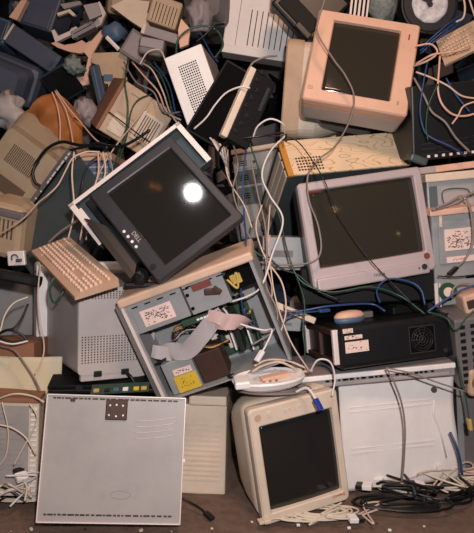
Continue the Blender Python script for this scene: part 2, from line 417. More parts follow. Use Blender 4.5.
# --- beige CRT at the bottom
w, d, h, M = pose('crt_compaq')
t = thing('crt_monitor', M, 'beige CRT monitor standing on the ground in front, blue plug hanging over its top edge', 'monitor')
sx0, sx1, sz0, sz1 = -w/2+.030, w/2-.024, .036, h-.060
bezel_frame(t, w, h, sx0, sx1, sz0, sz1, .05, M_['beige'], .016)
crt_screen(t, sx0, sx1, sz0, sz1, M_['screen_b'])
rg = [rr(w*.985, h*.985, .02, .05, 0, h/2), rr(w*.99, h*.985, .03, .10, 0, h/2), rr(w*1.0, h*.97, .05, .15, -.004, h/2), rr(w*.98, h*.92, .07, .20, -.006, h/2), rr(w*.90, h*.82, .08, .25, -.006, h/2-.004), rr(w*.74, h*.68, .07, .30, 0, h/2-.01), rr(w*.60, h*.6, .05, .35, 0, h/2-.02)]
MB().rings(rg, smooth=True).build('housing', M_['beige'], t)
text('COMPAQ', .011, M_['red'], t, (w/2-.04, -.0004, .026), name='logo')
MB().cyl((-w/2+.03, -.001, h-.03), .011, .003, 'y', 24).build('badge', M_['keyb'], t)
for x in (-.085, ): MB().cyl((x, -.002, h-.027), .008, .005, 'y', 20).build('power_button', M_['beige'], t)
for i in range(4): MB().cyl((-.03+i*.017, -.001, h-.027+.003*(i % 2)), .0045, .004, 'y', 16).build('button', M_['beige'], t)

# --- white case standing behind it
w, d, h, M = pose('white_case')
t = thing('computer_case', M, 'white blank-faced computer case standing on the ground under the black projector', 'computer case')
MB().b(-w/2+.004, w/2-.004, .006, d, .002, h-.004, .004).build('body', M_['mgrey'], t)
def f(u, v): 
    x = (u-.5)*w; z = v*h
    return Vector((x + .006*math.sin(v*7)*(u > .95), -.003*math.cos((u-.5)*3) + .002*math.sin(u*9+v*4), z))
sh = MB().sheet(f, 30, 30, .008).build('front_cover', M_['white'], t)
for (u, v, nm, mm) in ((.815, .185, 'lock', 'ventbr'), (.83, .87, 'knob', 'white')): MB().cyl(((u-.5)*w, -.007, (1-v)*h), .010, .010, 'y', 22).build(nm, M_[mm], t)
mb = MB()
for v in (.27, .31, .63, .67): mb.b(-w*.42, w*.30, -.0052, -.003, (1-v)*h, (1-v)*h+.0022, .0008)
mb.build('moulded_lines', M_['white'], t)
mb = MB(); mb.tube([((.82-.5)*w, -.004, .72*h), ((.80-.5)*w, -.005, .6*h), ((.86-.5)*w, -.005, .42*h), ((.90-.5)*w, -.004, .2*h)], .003, 6)
mb.build('moulded_ridge', M_['white'], t)
MB().b(w*.44, w*.475, -.004, .0, h*.955, h*.962).build('catch', M_['ink'], t)

# --- thin flat case lying on the white one
w, d, h, M = pose('thin_case')
t = thing('desktop_case', M, 'flat pale grey desktop case lying on the white case under the projector', 'computer case')
MB().b(-w/2, w/2, .004, d, 0, h, .003).build('body', M_['mgrey'], t)
MB().b(-w/2, w/2, -.006, .006, h*.62, h, .003).build('front_lip', M_['white'], t)
mb = MB(); rnd = random.Random(9); x = -w/2+.1
while x < w/2 - .06:
    L = rnd.uniform(.006, .02); mb.b(x, x+L, -.001, .006, h*.44, h*.55); x += L+rnd.uniform(.004, .016)
mb.build('notched_rail', M_['hole'], t)
MB().b(-w/2+.01, w/2-.02, .0, .006, h*.08, h*.36, .002).build('rail', M_['whitegrey'], t)

# --- black projector
w, d, h, M = pose('projector')
t = thing('projector', M, 'bulky black projector with a silver-edged left end, three stickers and a square fan grille', 'projector')
mb = MB()
pr = lambda x, g: [Vector((x, p.x + d/2, p.z + h/2)) for p in rr((d)*g, h*g, .02, 0)]
mb.rings([pr(-w/2, .90), pr(-w/2+.014, 1.0), pr(w/2-.006, 1.0), pr(w/2, .96)]); mb.build('body', M_['blk'], t)
# left end frame with recess
mb = MB(); c = lambda y0, y1, z0, z1: mb.b(-w/2-.014, -w/2+.008, y0, y1, z0, z1, .004)
c(.012, .03, .018, h-.012); mb.build('end_trim', M_['steel_l'], t); mb = MB(); c(d-.03, d-.012, .018, h-.012); mb.build('end_trim', M_['steel_l'], t)
mb = MB(); mb.b(-w/2-.012, -w/2+.008, .03, d-.03, h-.034, h-.012, .004); mb.b(-w/2-.012, -w/2+.008, .03, d-.03, .018, .034, .004); mb.b(-w/2-.012, -w/2+.008, d*.5-.012, d*.5+.012, .03, h-.03, .004)
mb.build('end_frame', M_['brown'], t)
for (u0, v0, u1, v1) in ((.04, .07, .12, .17), (.05, .23, .19, .32), (.05, .37, .235, .62)):
    s = plate('sticker', t, M_['label'], w, h, u0, v0, u1, v1, -.0012, .001, 0)
    scribble(s, ((u0+u1)/2-.5)*w, (1-(v0+v1)/2)*h, (u1-u0)*w, (v1-v0)*h, -.0014, 14, m=M_['ink'])
g = plate('fan_grille', t, M_['hole'], w, h, .56, .22, .78, .80, -.002, .002)
mb = MB(); cx, cz = (.67-.5)*w, (1-.51)*h
for r_ in (.012, .022, .032, .040): mb.tube([(cx+r_*math.cos(a), -.004, cz+r_*math.sin(a)) for a in [k*math.pi/14 for k in range(29)]], .0011, 5)
for k in range(5): a = k*math.pi/5; mb.tube([(cx-.042*math.cos(a), -.004, cz-.042*math.sin(a)), (cx+.042*math.cos(a), -.004, cz+.042*math.sin(a))], .001, 5)
mb.build('grille_wires', M_['char'], g)
mb = MB(); mb.b(cx-.05, cx+.05, -.004, 0, cz+.043, cz+.047); mb.b(cx-.05, cx+.05, -.004, 0, cz-.047, cz-.043); mb.b(cx-.05, cx-.046, -.004, 0, cz-.045, cz+.045); mb.b(cx+.046, cx+.05, -.004, 0, cz-.045, cz+.045)
mb.build('grille_frame', M_['char'], g)
MB().cyl((w*.36, -.001, h*.16), .008, .003).build('emblem', M_['char'], t)
PJ = M.copy(); PW, PD, PH = w, d, h

# --- open computer case in the middle
w, d, h, M = pose('open_case')
t = thing('open_computer_case', M, 'opened steel computer case tilted mid-pile, ribbon cables and circuit board showing', 'computer case')
mb = MB(); th = .004
mb.b(-w/2, w/2, d-th, d, 0, h, .001); mb.b(-w/2, -w/2+th, 0, d, 0, h, .001); mb.b(w/2-th, w/2, 0, d, 0, h, .001); mb.b(-w/2, w/2, 0, d, h-th, h, .001); mb.b(-w/2, w/2, 0, d, 0, th, .001)
mb.b(-w/2, -w/2+.012, 0, .004, 0, h); mb.b(w/2-.012, w/2, 0, .004, 0, h)
mb.build('chassis', M_['steel'], t)
MB().b(-w/2-.008, w/2+.006, -.014, d+.002, h-.004, h+.026, .007).build('front_bezel', M_['pinkbeige2'], t, label='beige plastic front')
mb = MB(); mb.b(-w/2+.01, -w*.06, .004, .13, h*.70, h-.006, .002); cg = mb.build('drive_cage', M_['steel'], t)
mb = MB(); mb.b(-w/2+.02, -w*.07, .0015, .006, h*.705, h*.93, .001); dr = mb.build('optical_drive', M_['steel'], cg)
l = MB().b(-w*.40, -w*.16, .0006, .003, h*.745, h*.90, .0006).build('label', M_['label'], dr); scribble(l, -w*.28, h*.82, w*.22, h*.14, .0004, 90)
mb = MB()
for i in range(5): mb.b(-w*.44+i*.045, -w*.44+i*.045+.02, .0008, .004, h*.945, h*.955)
mb.build('slot', M_['hole'], cg)
mb = MB(); mb.b(-w*.045, w*.26, .003, .09, h*.70, h-.006, .002); fp = mb.build('floppy_bracket', M_['steel'], t)
mb = MB(); mb.b(.01, .075, .0, .006, h*.90, h*.965, .002); mb.build('lever', M_['wire'], fp)
mb = MB(); mb.box((.065, .0, h*.85), (.045, .012, .022), Matrix.Rotation(.3, 3, 'Y'), .004); mb.box((.085, -.001, h*.845), (.018, .012, .03), Matrix.Rotation(-.6, 3, 'Y'), .003); mb.build('drive_mechanism', M_['brown'], fp)
mb = MB()
for x, z in ((-.012, .89), (-.012, .76), (.125, .93), (.125, .73)): mb.cyl((x, .002, h*z), .006, .004, 'y', 14)
mb.build('screw', M_['hole'], fp)
mb = MB(); mb.b(w*.28, w*.47, .012, .1, h*.78, h-.02, .002); mb.build('empty_bay', M_['hole'], t)
mb = MB(); mb.b(w*.30, w*.38, .006, .02, h*.83, h*.92, .003); mb.tube(spline([(w*.28, .004, h*.9), (w*.33, .0, h*.8), (w*.36, .004, h*.93), (w*.31, .002, h*.86)]), .004, 6); mb.build('connector', M_['gold'], t)
mb = MB()
for i in range(7): mb.b(-w*.02+i*.036, -w*.02+i*.036+.02, .001, .005, h*.955, h*.965)
mb.build('slot', M_['hole'], t)
mb = MB(); mb.box((-w*.0, .0, h*.655), (.13, .016, .02), Matrix.Rotation(R(2), 3, 'Y'), .002); cs = mb.build('connector_strip', M_['green'], t)
mb = MB()
for i in range(5): mb.b(-.012+i*.012, -.003+i*.012, -.012, -.006, h*.652, h*.668)
mb.build('connector', M_['white'], cs)
o_ = lambda z: [Vector((-w/2-.001, -.002, z)), Vector((-w/2-.034, .03, z)), Vector((-w/2-.040, d, z)), Vector((-w/2-.001, d, z))]
MB().rings([o_(-.01), o_(h-.004)]).build('side_cover', M_['whitegrey'], t, label='pale side cover with a bright edge')
MB().b(-w/2-.006, -w/2+.004, -.005, .001, -.01, h-.004, .001).build('edge', M_['steel_l'], t)
# motherboard on the back wall with parts
mb = MB(); mb.b(-w*.22, w*.30, d-.02, d-.012, h*.06, h*.60); bd = mb.build('motherboard', M_['green'], t)
rnd = random.Random(12)
for i in range(26):
    x = rnd.uniform(-w*.2, w*.28); z = rnd.uniform(h*.1, h*.56); s = rnd.choice([(.03, .03), (.012, .02), (.02, .01), (.008, .008), (.014, .05)])
    MB().b(x, x+s[0], d-.032, d-.018, z, z+s[1], .001).build('chip', rnd.choice([M_['chip'], M_['chip'], M_['gold'], M_['steel_l']]), bd)
for i in range(4):
    MB().box((w*.12+i*.028, d-.055, h*.34-.01*i), (.006, .07, .13), Matrix.Rotation(R(4), 3, 'Y'), .001).build('expansion_card', M_['green' if i % 2 else 'white'], t)
MB().box((w*.17, d-.09, h*.33), (.02, .02, .14), Matrix.Rotation(R(5), 3, 'Y'), .002).build('card_bracket', M_['chip'], t)
# power supply and black drive
mb = MB().b(-w*.44, -w*.20, .02, .15, -.0+.006, h*.34, .003); ps = mb.build('power_supply', M_['steel'], t)
s = MB().b(-w*.37, -w*.225, .018, .0215, h*.195, h*.255).build('sticker', M_['label'], ps, label='white paper sticker'); scribble(s, -w*.30, h*.225, w*.12, h*.04, .0176, 16, m=M_['ink'])
s = MB().b(-w*.385, -w*.21, .018, .0215, h*.02, h*.185).build('sticker', M_['yellow'], ps, label='yellow warning sticker'); scribble(s, -w*.30, h*.11, w*.12, h*.10, .0176, 20, m=M_['ink'])
MB().box((-w*.42, .016, h*.38), (.045, .01, .007), Matrix.Rotation(R(-10), 3, 'Y'), .002).build('plug', M_['blk'], t)
MB().b(-w*.19, w*.02, .03, .12, .006, h*.31, .004).build('hard_drive', M_['brown'], t)
# ribbon cables: folded flat bands
def ribbon(pts, wd, m, name='ribbon_cable'):
    p = spline([Vector(q) for q in pts], 8); n = len(p) - 1
    rg = []
    for i, q in enumerate(p):
        tn = (p[min(i+1, n)] - p[max(i-1, 0)]).normalized(); s = tn.cross(Vector((0, 1, 0))).normalized() * wd / 2; s.y += .006*math.sin(i*.12)
        o = Vector((0, .001, 0)); rg.append([q-s, q+s, q+s+o, q-s+o])
    return MB().rings(rg).build(name, m, t)
ribbon([(-w*.43, .05, h*.40), (-w*.33, .03, h*.43), (-w*.2, .01, h*.40), (-w*.05, -.005, h*.50), (w*.08, -.008, h*.60), (w*.16, .0, h*.62)], .058, M_['ribbon'])
ribbon([(-w*.45, .02, h*.50), (-w*.40, .02, h*.46), (-w*.30, .05, h*.36), (-w*.22, .10, h*.34)], .045, M_['ribbon'])
ribbon([(w*.02, .01, h*.60), (w*.13, -.012, h*.57), (w*.24, .0, h*.50), (w*.27, .05, h*.40)], .05, M_['ribbonp'])
ribbon([(w*.06, -.012, h*.67), (w*.14, -.016, h*.60), (w*.18, -.01, h*.50)], .04, M_['ribbonp'])
for i in range(9):
    a = rnd.uniform(-.02, .02); b_ = rnd.uniform(-.015, .015)
    MB().tube(spline([(-w*.32+a, .08, h*.46), (-w*.24, .03+b_, h*.56+a), (-w*.14+b_, .03, h*.60+b_), (-w*.06, .05+a, h*.54+a), (-w*.10+a, .09, h*.40)]), .0018, 5).build('wire', [M_['wire'], M_['cblk'], M_['gold'], M_['ribbon']][i % 4], t)
for i in range(7):
    a = rnd.uniform(-.02, .02)
    MB().tube(spline([(-w*.25+a, .04, h*.36), (-w*.14, .015+a, h*.39+a), (-w*.02, .02, h*.36-a), (w*.1, .06, h*.3+a)]), .0018, 5).build('wire', [M_['wire'], M_['cblk'], M_['gold'], M_['brown']][i % 4], t)
OC = M.copy()

# --- CRT seen from behind
w, d, h, M = pose('crt_rear')
k = h/.40; t = thing('crt_monitor', M, 'pale grey CRT monitor turned backwards, with the tan keyboard lying on top of it', 'monitor')
g = lambda W, Hh, r, y, cz: rr(W*k, Hh*k, r*k, y*k, 0, cz*k)
mb = MB().rings([g(.28, .31, .015, 0, .195), g(.285, .315, .02, .008, .195), g(.295, .325, .02, .12, .195), g(.33, .35, .03, .34, .195), g(.35, .36, .02, .44, .20)]); mb.build('housing', M_['mgrey2'], t)
mb = MB().rings([g(.42, .41, .012, .425, .20), g(.43, .42, .014, .43, .20), g(.43, .42, .014, .485, .20), g(.41, .40, .014, .495, .20)]); mb.build('bezel', M_['white'], t)
MB().b(-.13*k, .14*k, .004*k, .03*k, .015*k, .062*k, .004).build('connector_panel', M_['mgrey2'], t)
W2, H2 = .28*k, .36*k
dots('vent', t, M_['ventbr'], W2, H2, .03, .06, .97, .14, 24, 4, .0028)
dots('vent', t, M_['ventbr'], W2, H2, .03, .50, .97, .78, 24, 11, .0028)
for x in (-.07*k, .03*k):
    mb = MB().b(x-.014, x+.014, -.003, .004, .03*k, .052*k, .003); sk = mb.build('socket', M_['blk'], t)
l = MB().b(.04*k, .105*k, -.0016, .001, .235*k, .29*k).build('label', M_['label'], t); scribble(l, .072*k, .262*k, .06*k, .05*k, -.002, 20, m=M_['ink'])
MB().tube(spline([(.03*k, -.004, .04*k), (.04*k, -.03, .03*k), (.06*k, -.04, .0), (.085*k, -.03, -.02)]), .006, 8).build('power_cord', M_['cblk'], t)
mb = MB()
for z in (.02, .37): mb.cyl((-.2155*k, .455*k, z*k), .004, .004, 'x', 10)
mb.build('screw', M_['hole'], t)

# --- keyboards
def keyboard(M, w, d, h, label, mc, mk, rows, cols, rnd):
    t = thing('keyboard', M, label, 'keyboard')
    mb = MB(); mb.rings([[Vector((x, y, 0)) for x, y in ((-w/2, 0), (w/2, 0), (w/2, d), (-w/2, d))], [Vector((x, y, z)) for x, y, z in ((-w/2, 0, h*.45), (w/2, 0, h*.45), (w/2, d, h), (-w/2, d, h))]])
    mb.build('case', mc, t)
    sl = math.atan2(h*.55, d); X0 = -w/2+.012; 
    for (a, b) in ((0, .63), (.655, .79), (.81, 1.0)):
        n = max(3, int(cols*(b-a)))
        kk = 0
        for r_ in range(rows):
            gap = .012 if r_ == rows-1 else 0
            y = .02 + r_*(d-.05)/rows + gap
            if .6 < a < .7 and r_ in (2,): continue
            c0 = X0 + (w-.024)*a; c1 = X0 + (w-.024)*b; p = (c1-c0)/n; i = 0
            while i < n:
                L = 1
                if r_ == 0 and a == 0 and i == int(n*.25): L = int(n*.45)
                x = c0 + (i+L/2)*p; zz = h*.45 + h*.55*y/d
                if kk < 34 or True:
                    q = Matrix.Rotation(sl, 3, 'X')
                    KB.setdefault(t.name, []).append(((x, y+.009, zz+.004), (p*L-.0055, (d-.05)/rows-.0065, .010), q))
                i += L; kk += 1
    # at most a hundred keys: each one a part
    L = KB[t.name]
    for c_, s_, q in L[:99]:
        MB().box(c_, s_, q, .0015, 1).build('key', mk, t)
    if len(L) > 99:
        mb = MB()
        for c_, s_, q in L[99:]: mb.box(c_, s_, q, .0015, 1)
        mb.build('key', mk, t, kind='stuff')
    return t
KB = {}
w, d, h, M = pose('keyboard_lap')
keyboard(M, w, d, .028, 'tan keyboard with cream keys lying on the backwards-turned CRT monitor', M_['keyb'], M_['key'], 6, 22, None)
w, d, h, M = pose('keyboard_top')
keyboard(M, w, d, .026, 'brownish keyboard propped on edge beside the round drum at the top right', M_['beige_d'], M_['key'], 5, 14, None)

# --- charcoal flat monitor (tilted) and the steel tray behind it
w, d, h, M = pose('dell')
t = thing('flat_monitor', M, 'charcoal flat monitor tilted on its corner, glare on its dark screen', 'monitor')
sx0, sx1, sz0, sz1 = -w/2+.036, w/2-.036, .052, h-.030
bezel_frame(t, w, h, sx0, sx1, sz0, sz1, .03, M_['char'], .010, .008, r2=.002)
MB().b(sx0-.002, sx1+.002, .010, .014, sz0-.002, sz1+.002).build('screen', M_['lcd'], t)
MB().rings([rr(w*.98, h*.98, .01, .03, 0, h/2), rr(w*.9, h*.88, .02, .055, 0, h/2), rr(w*.5, h*.5, .02, .075, 0, h/2)]).build('housing', M_['char'], t)
text('DELL', .020, M_['silver'], t, (.030, -.0006, .036), name='logo')
for i in range(4): MB().cyl((-.012+i*.0235, -.001, .016), .005, .004, 'y', 16).build('button', M_['white'], t)
MB().cyl((.150, -.001, .018), .010, .004, 'y', 20).build('power_button', M_['blk'], t)
mb = MB(); mb.rings([[Vector((x, y, z)) for x, y in ((-.08, .03), (.09, .03), (.09, .055), (-.08, .055))] for z in (.02, -.015)] + [[Vector((x, y, -.04)) for x, y in ((-.13, .02), (.12, .02), (.12, .07), (-.13, .07))]] + [[Vector((x, y, -.06)) for x, y in ((-.15, .01), (.13, .01), (.13, .09), (-.15, .09))]])
mb.build('stand', M_['blk'], t)
w, d, h, M = pose('chassis')
t = thing('computer_chassis', M, 'open steel computer chassis with pinkish bright rim behind the tilted charcoal flat monitor', 'computer case')
mb = MB(); mb.b(-w/2, w/2, d-.004, d, 0, h); mb.b(-w/2, -w/2+.003, .004, d, 0, h); mb.b(w/2-.003, w/2, .004, d, 0, h); mb.b(-w/2, w/2, .004, d, h-.003, h); mb.b(-w/2, w/2, .004, d, 0, .003)
mb.build('tray', M_['steel_d'], t)
mb = MB(); mb.b(-w/2, -w/2+.014, 0, .005, 0, h, .001); mb.b(-w/2, w/2, 0, .005, h-.020, h, .001)
x = -w/2
for a, b_, z in ((0, .1, .02), (.1, .2, .02), (.2, .5, .03), (.5, .6, .018), (.6, 1, .028)): mb.b(-w/2+a*w, -w/2+b_*w, 0, .005, 0, z, .001)
mb.build('rim', M_['steel_l'], t, label='bright pinkish metal rim')
MB().b(-w/2+.02, w/2-.02, .02, d-.004, .05, .12, .003).build('drive_bay', M_['blk'], t)

# --- silver CRT at the right
w, d, h, M = pose('crt_silver')
t = thing('crt_monitor', M, 'silver CRT monitor with a wide dark screen sitting above the black projector', 'monitor')
sx0, sx1, sz0, sz1 = -w/2+.034, w/2-.030, .068, h-.030
bezel_frame(t, w, h, sx0, sx1, sz0, sz1, .05, M_['silver'], .014)
crt_screen(t, sx0, sx1, sz0, sz1, M_['screen'])
MB().b(-w/2+.01, w/2-.035, -.02, .03, -.008, .036, .006).build('control_strip', M_['silver'], t)
crt_shell(t, w, h, .05, .34, M_['char'], (.6, .6), .03)
text('CIQOA', .013, M_['ink'], t, (.005, -.021, .016), name='logo')
text('COMPAQ', .010, M_['red'], t, (-w/2+.06, -.0004, h-.037), name='lettering')
MB().cyl((w/2-.055, -.021, .017), .010, .006, 'y', 22).build('power_button', M_['char'], t)
MB().cyl((w/2-.075, -.021, .015), .003, .004, 'y', 12).build('indicator', M_['char'], t)
MB().cyl((w/2-.030, -.001, .052), .011, .004, 'y', 22).build('badge', M_['wire'], t)
# --- pink beige CRT at the top
w, d, h, M = pose('crt_pink')
t = thing('crt_monitor', M, 'pinkish beige CRT monitor tilted at the very top, red mark in its upper right corner', 'monitor')
sx0, sx1, sz0, sz1 = -w/2+.066, w/2-.070, .050, h-.038
bezel_frame(t, w, h, sx0, sx1, sz0, sz1, .06, M_['pinkbeige'], .012, .016)
crt_screen(t, sx0, sx1, sz0, sz1, M_['screen'], .014, .004)
MB().rings([rr(w*.99, h*.99, .012, .055, 0, h/2), rr(w*.97, h*.97, .02, .15, 0, h/2), rr(w*.93, h*.93, .03, .165, 0, h/2), rr(w*.72, h*.72, .04, .24, 0, h/2), rr(w*.6, h*.6, .03, .36, 0, h/2)]).build('housing', M_['mgrey2'], t)
MB().b(w/2-.040, w/2-.034, -.001, .002, h-.075, h-.050).build('logo', M_['red'], t, label='small red upright mark')
mb = MB()
for i in range(3): mb.b(-w/2+.012, -w/2+.034, -.001, .002, .045+i*.006, .047+i*.006)
mb.build('moulded_lines', M_['olive'], t)
MB().b(w/2-.045, w/2-.038, -.001, .002, .04, .055).build('indicator', M_['olive'], t)

# --- case with printed lid under it
w, d, h, M = pose('map_case')
t = thing('computer_case', M, 'computer case lying behind the silver CRT, cream lid covered in thin yellow contour lines', 'computer case')
MB().b(-w/2+.004, w/2-.004, .004, d-.002, 0, h-.004, .002).build('body', M_['steel_d'], t)
MB().b(-w/2, w/2, 0, d, h-.006, h+.004, .002).build('lid', M_['map'], t, label='cream lid with thin yellow contour lines')
MB().b(-w/2-.002, -w/2+.022, -.003, d+.002, h-.007, h+.006, .002).build('edge_strip', M_['woodb'], t, label='yellow brown edge strip')
mb = MB()
for i in range(3): mb.b(-w/2-.003, -w/2+.004, .012+i*.045, .045+i*.045, .02, h-.02, .002)
mb.build('side_ribs', M_['beige'], t)
mb = MB()
for i in range(9):
    for j in range(5): mb.cyl((-w/2+.05+i*.012, .02+j*.014, h+.0045), .0045, .0012, 'z', 8)
mb.build('vent', M_['brown'], t)
mb = MB(); mb.b(w/2-.05, w/2-.0485, 0, d, h+.0035, h+.0048); mb.build('seam', M_['pinkbeige'], t)
mb = MB()
for x, z in ((-.13, .30), (-.10, .24), (-.06, .33)): mb.cyl((x, .003, z), .005, .004, 'y', 12)
mb.build('screw', M_['hole'], t)

# --- drive case with white top, left of it
t, w, d, h = case('drive_case', 'computer_case', 'blue grey computer case with a white top edge, right of the tilted charcoal flat monitor', 'computer case', M_['steel'])
MB().b(-w/2-.003, w/2+.003, -.012, d+.003, h-.022, h+.003, .004).build('front_bezel', M_['beige'], t, label='off white front edge')
for (u0, v0, u1, v1, m) in ((.02, .10, .26, .22, 'steel'), (.02, .24, .26, .40, 'steel_d'), (.02, .43, .26, .62, 'steel_d')):
    dv = plate('drive_bay', t, M_[m], w, h, u0, v0, u1, v1, -.005)
    mb = MB(); cz = (1-(v0+v1)/2)*h
    for i in range(3): mb.b((u0+.03-.5)*w, (u0+.12-.5)*w, -.0062, -.004, cz-.012+i*.01, cz-.008+i*.01)
    mb.build('slot', M_['hole'], dv); MB().cyl(((u1-.05-.5)*w, -.007, cz), .006, .006, 'y', 12).build('lever', M_['brown'], dv)

# --- black box added to fill the dark gap under the silver CRT
t, w, d, h = case('black_box', 'dark_gap_box', 'matt black box added in the dark gap between the silver CRT and the black projector', 'gap_filler', M_['blkm'])
slots('slot', t, M_['char'], w, h, .1, .5, .5, .7, 2)

# --- perforated white box
t, w, d, h = case('perf_box', 'external_drive_box', 'white metal box with a grid of punched holes leaning left of the black screen panel', 'box', M_['white'], .004)
dots('vent', t, M_['hole'], w, h, .26, .16, .76, .80, 9, 20, .0032)
MB().b(w/2-.001, w/2+.002, .004, d-.004, .004, h-.004).build('side_cover', M_['dgrey'], t)  # shade of the white box's right side put into this grey

# --- black screen panel
w, d, h, M = pose('lcd_back')
t = thing('flat_monitor', M, 'black flat screen panel lying askew beside the white punched box', 'monitor')
MB().b(-w/2, w/2, 0, .03, 0, h, .004).build('housing', M_['blkm'], t); MB().b(-w/2+.008, w/2-.008, -.001, .004, .008, h-.008, .001).build('screen', M_['hole'], t)

# --- black laptop standing on its edge
a1, a2, a3, a4 = at(258, 80, 2.10), at(280, 57, 2.20), at(240, 133, 2.20), at(222, 136, 2.06)
def slab_from(name, label, cat, org, ux, uz, w, h, d, bev=.004, mm='blk', bodyname='base'):
    ux = Vector(ux).normalized(); uz = Vector(uz); uz = (uz - ux*uz.dot(ux)).normalized(); uy = uz.cross(ux)
    Mx = Matrix((ux, uy, uz)).transposed().to_4x4(); Mx.translation = org
    t = thing(name, Mx, label, cat); MB().b(0, w, 0, d, 0, h, bev).build(bodyname, M_[mm], t); return t
o_ = at(227, 138, 2.10); up_ = at(264, 76, 2.16) - o_
t = slab_from('laptop_computer', 'black laptop on edge, pale strip along its left side, beside the edge-on beige CRT', 'laptop', o_, (.83, .30, -.42), up_, .085, up_.length, .028, .004, 'blkm')
L = up_.length
MB().b(-.024, .0, -.002, .03, 0, L+.005, .004).build('palm_rest_edge', M_['beige'], t, label='pale beige strip')
rnd = random.Random(5)
for i in range(8):
    z = .03+i*.033; MB().b(.010+.008*(i % 3), .026+.008*(i % 3), -.004, .001, z, z+.014, .001).build('port', M_['blk'], t)
MB().b(.062, .074, -.004, .001, .14, .23, .001).build('slot_cover', M_['char'], t)
MB().b(.0, .09, .03, .05, .005, L*.98, .004).build('display', M_['blkm'], t)

# --- CRT seen edge on
w, d, h, M = pose('crt_edge')
o_ = Vector((.212, 2.87, at(285, 138, 2.66).z)); Mx = Matrix.Translation(o_) @ Matrix.Rotation(R(-97), 4, 'Z') @ Matrix.Rotation(R(-4), 4, 'X')
t = thing('crt_monitor', Mx, 'beige CRT monitor seen edge-on between the black laptop and the pinkish top CRT', 'monitor')
w = h = .43
bezel_frame(t, w, h, -.165, .165, .05, .38, .075, M_['beige_d'], .05); crt_screen(t, -.165, .165, .05, .38, M_['screen'])
crt_shell(t, w, h, .075, .36, M_['beige'], (.6, .6), .05)

# --- top middle ribbed case
t, w, d, h = case('rib_case_top', 'computer_case', 'white computer case with long vertical slots at the top edge of the pile', 'computer case', M_['white'])
slots('vent', t, M_['hole'], w, h, .30, .36, .98, .86, 9, True, .16)
MB().b(-w/2-.002, w/2, -.004, .002, 0, h*.115, .003).build('bottom_trim', M_['white'], t)
MB().b(-w*.33, -w*.322, -.0006, .002, h*.12, h-.01).build('seam', M_['dgrey'], t)
# --- black tilted box
t, w, d, h = case('black_tilt_box', 'inkjet_printer', 'black boxy device resting on its corner at the top, behind the pinkish beige CRT', 'printer', M_['blk'], .012)
plate('tray', t, M_['blkm'], w, h, .1, .62, .9, .92, -.006, .002, .004)
MB().b(-w*.40, -w*.05, -.004, .003, h*.86, h*.96, .002).build('control_panel', M_['char'], t)
MB().b(w*.1, w*.44, -.02, .004, .002, h*.12, .004).build('paper_guide', M_['blk'], t)

# --- right side cases
t, w, d, h = case('case_bay_upper', 'computer_case', 'grey computer case with a cream top edge, just under the black stereo unit', 'computer case', M_['steel'])
MB().b(-w/2-.006, w/2, -.014, d, h-.026, h+.004, .004).build('front_bezel', M_['beige'], t, label='cream front edge')
b = plate('drive_bay', t, M_['whitegrey'], w, h, .22, .36, .72, .92, -.004); mb = MB()
mb.tube(spline([((.25-.5)*w, -.008, .1*h), ((.25-.5)*w, -.008, .55*h), ((.6-.5)*w, -.008, .55*h), ((.68-.5)*w, -.008, .35*h)]), .0025, 6); mb.build('handle', M_['steel_d'], b)
plate('side_rail', t, M_['steel_d'], w, h, .03, .30, .16, .95, -.003)
t, w, d, h = case('case_label', 'computer_case', 'grey steel computer case with a printed drive label facing out, right of the silver CRT', 'computer case', M_['steel'])
MB().b(-w/2-.008, w/2, -.016, d, h-.018, h+.004, .004).build('front_bezel', M_['pinkbeige'], t, label='pinkish beige front edge')
dv = plate('optical_drive', t, M_['steel'], w, h, .10, .12, .98, .56, -.006, .002, .003)
l = plate('label', dv, M_['label'], w, h, .20, .20, .78, .42, -.008, -.004, 0); scribble(l, (.49-.5)*w, .69*h, .56*w, .2*h, -.0084, 110)
l = plate('barcode_label', dv, M_['label'], w, h, .22, .485, .76, .545, -.008, -.004, 0); scribble(l, (.42-.5)*w, .485*h, .24*w, .02*h, -.0084, 14, m=M_['red'])
plate('clip', dv, M_['beige'], w, h, .12, .05, .17, .17, -.010, .0, .001)
mb = MB(); mb.cyl(((.20-.5)*w, -.012, .16*h), .032, .010, 'y', 24); c1 = mb.build('cable_spool', M_['cgreen'], t); MB().cyl(((.20-.5)*w, -.02, .16*h), .017, .008, 'y', 20).build('hub', M_['label'], c1)
plate('slot', t, M_['hole'], w, h, .55, .70, .98, .73, -.002)
plate('side_rail', t, M_['steel_l'], w, h, -.02, .75, .04, 1.0, -.008)
plate('side_rail', t, M_['steel_l'], w, h, .06, .75, .09, 1.0, -.008)
plate('front_slot', t, M_['brown'], w, h, .80, .80, 1.0, .92, -.004)

# black stereo unit and its strip
t, w, d, h = case('black_printer', 'stereo_unit', 'wide black stereo unit with slots and a row of small pale keys', 'stereo', M_['blk'])
mb = MB()
for i in range(3):
    for j in range(4): mb.b((.10+j*.19-.5)*w, (.26+j*.19-.5)*w, -.002, .002, (.22-.07*i)*h+j*.004, (.22-.07*i)*h+j*.004+.003)
mb.build('slot', M_['char'], t)
for j in range(8): MB().b((.16+j*.085-.5)*w, (.19+j*.085-.5)*w, -.006, .002, .035*h, .07*h, .001).build('button', M_['white'], t)
MB().box((-w*.46, .0, h*.03), (.07, .06, .03), Matrix.Rotation(.4, 3, 'Y'), .008).build('foot', M_['steel_d'], t)
t, w, d, h = case('printer_strip', 'lid', 'pinkish beige plastic lid lying under the black stereo unit at the right edge', 'lid', M_['pinkbeige'], .004)
MB().b(-w*.5, -w*.28, -.004, .002, .002, h-.002, .002).build('corner', M_['whitegrey'], t)

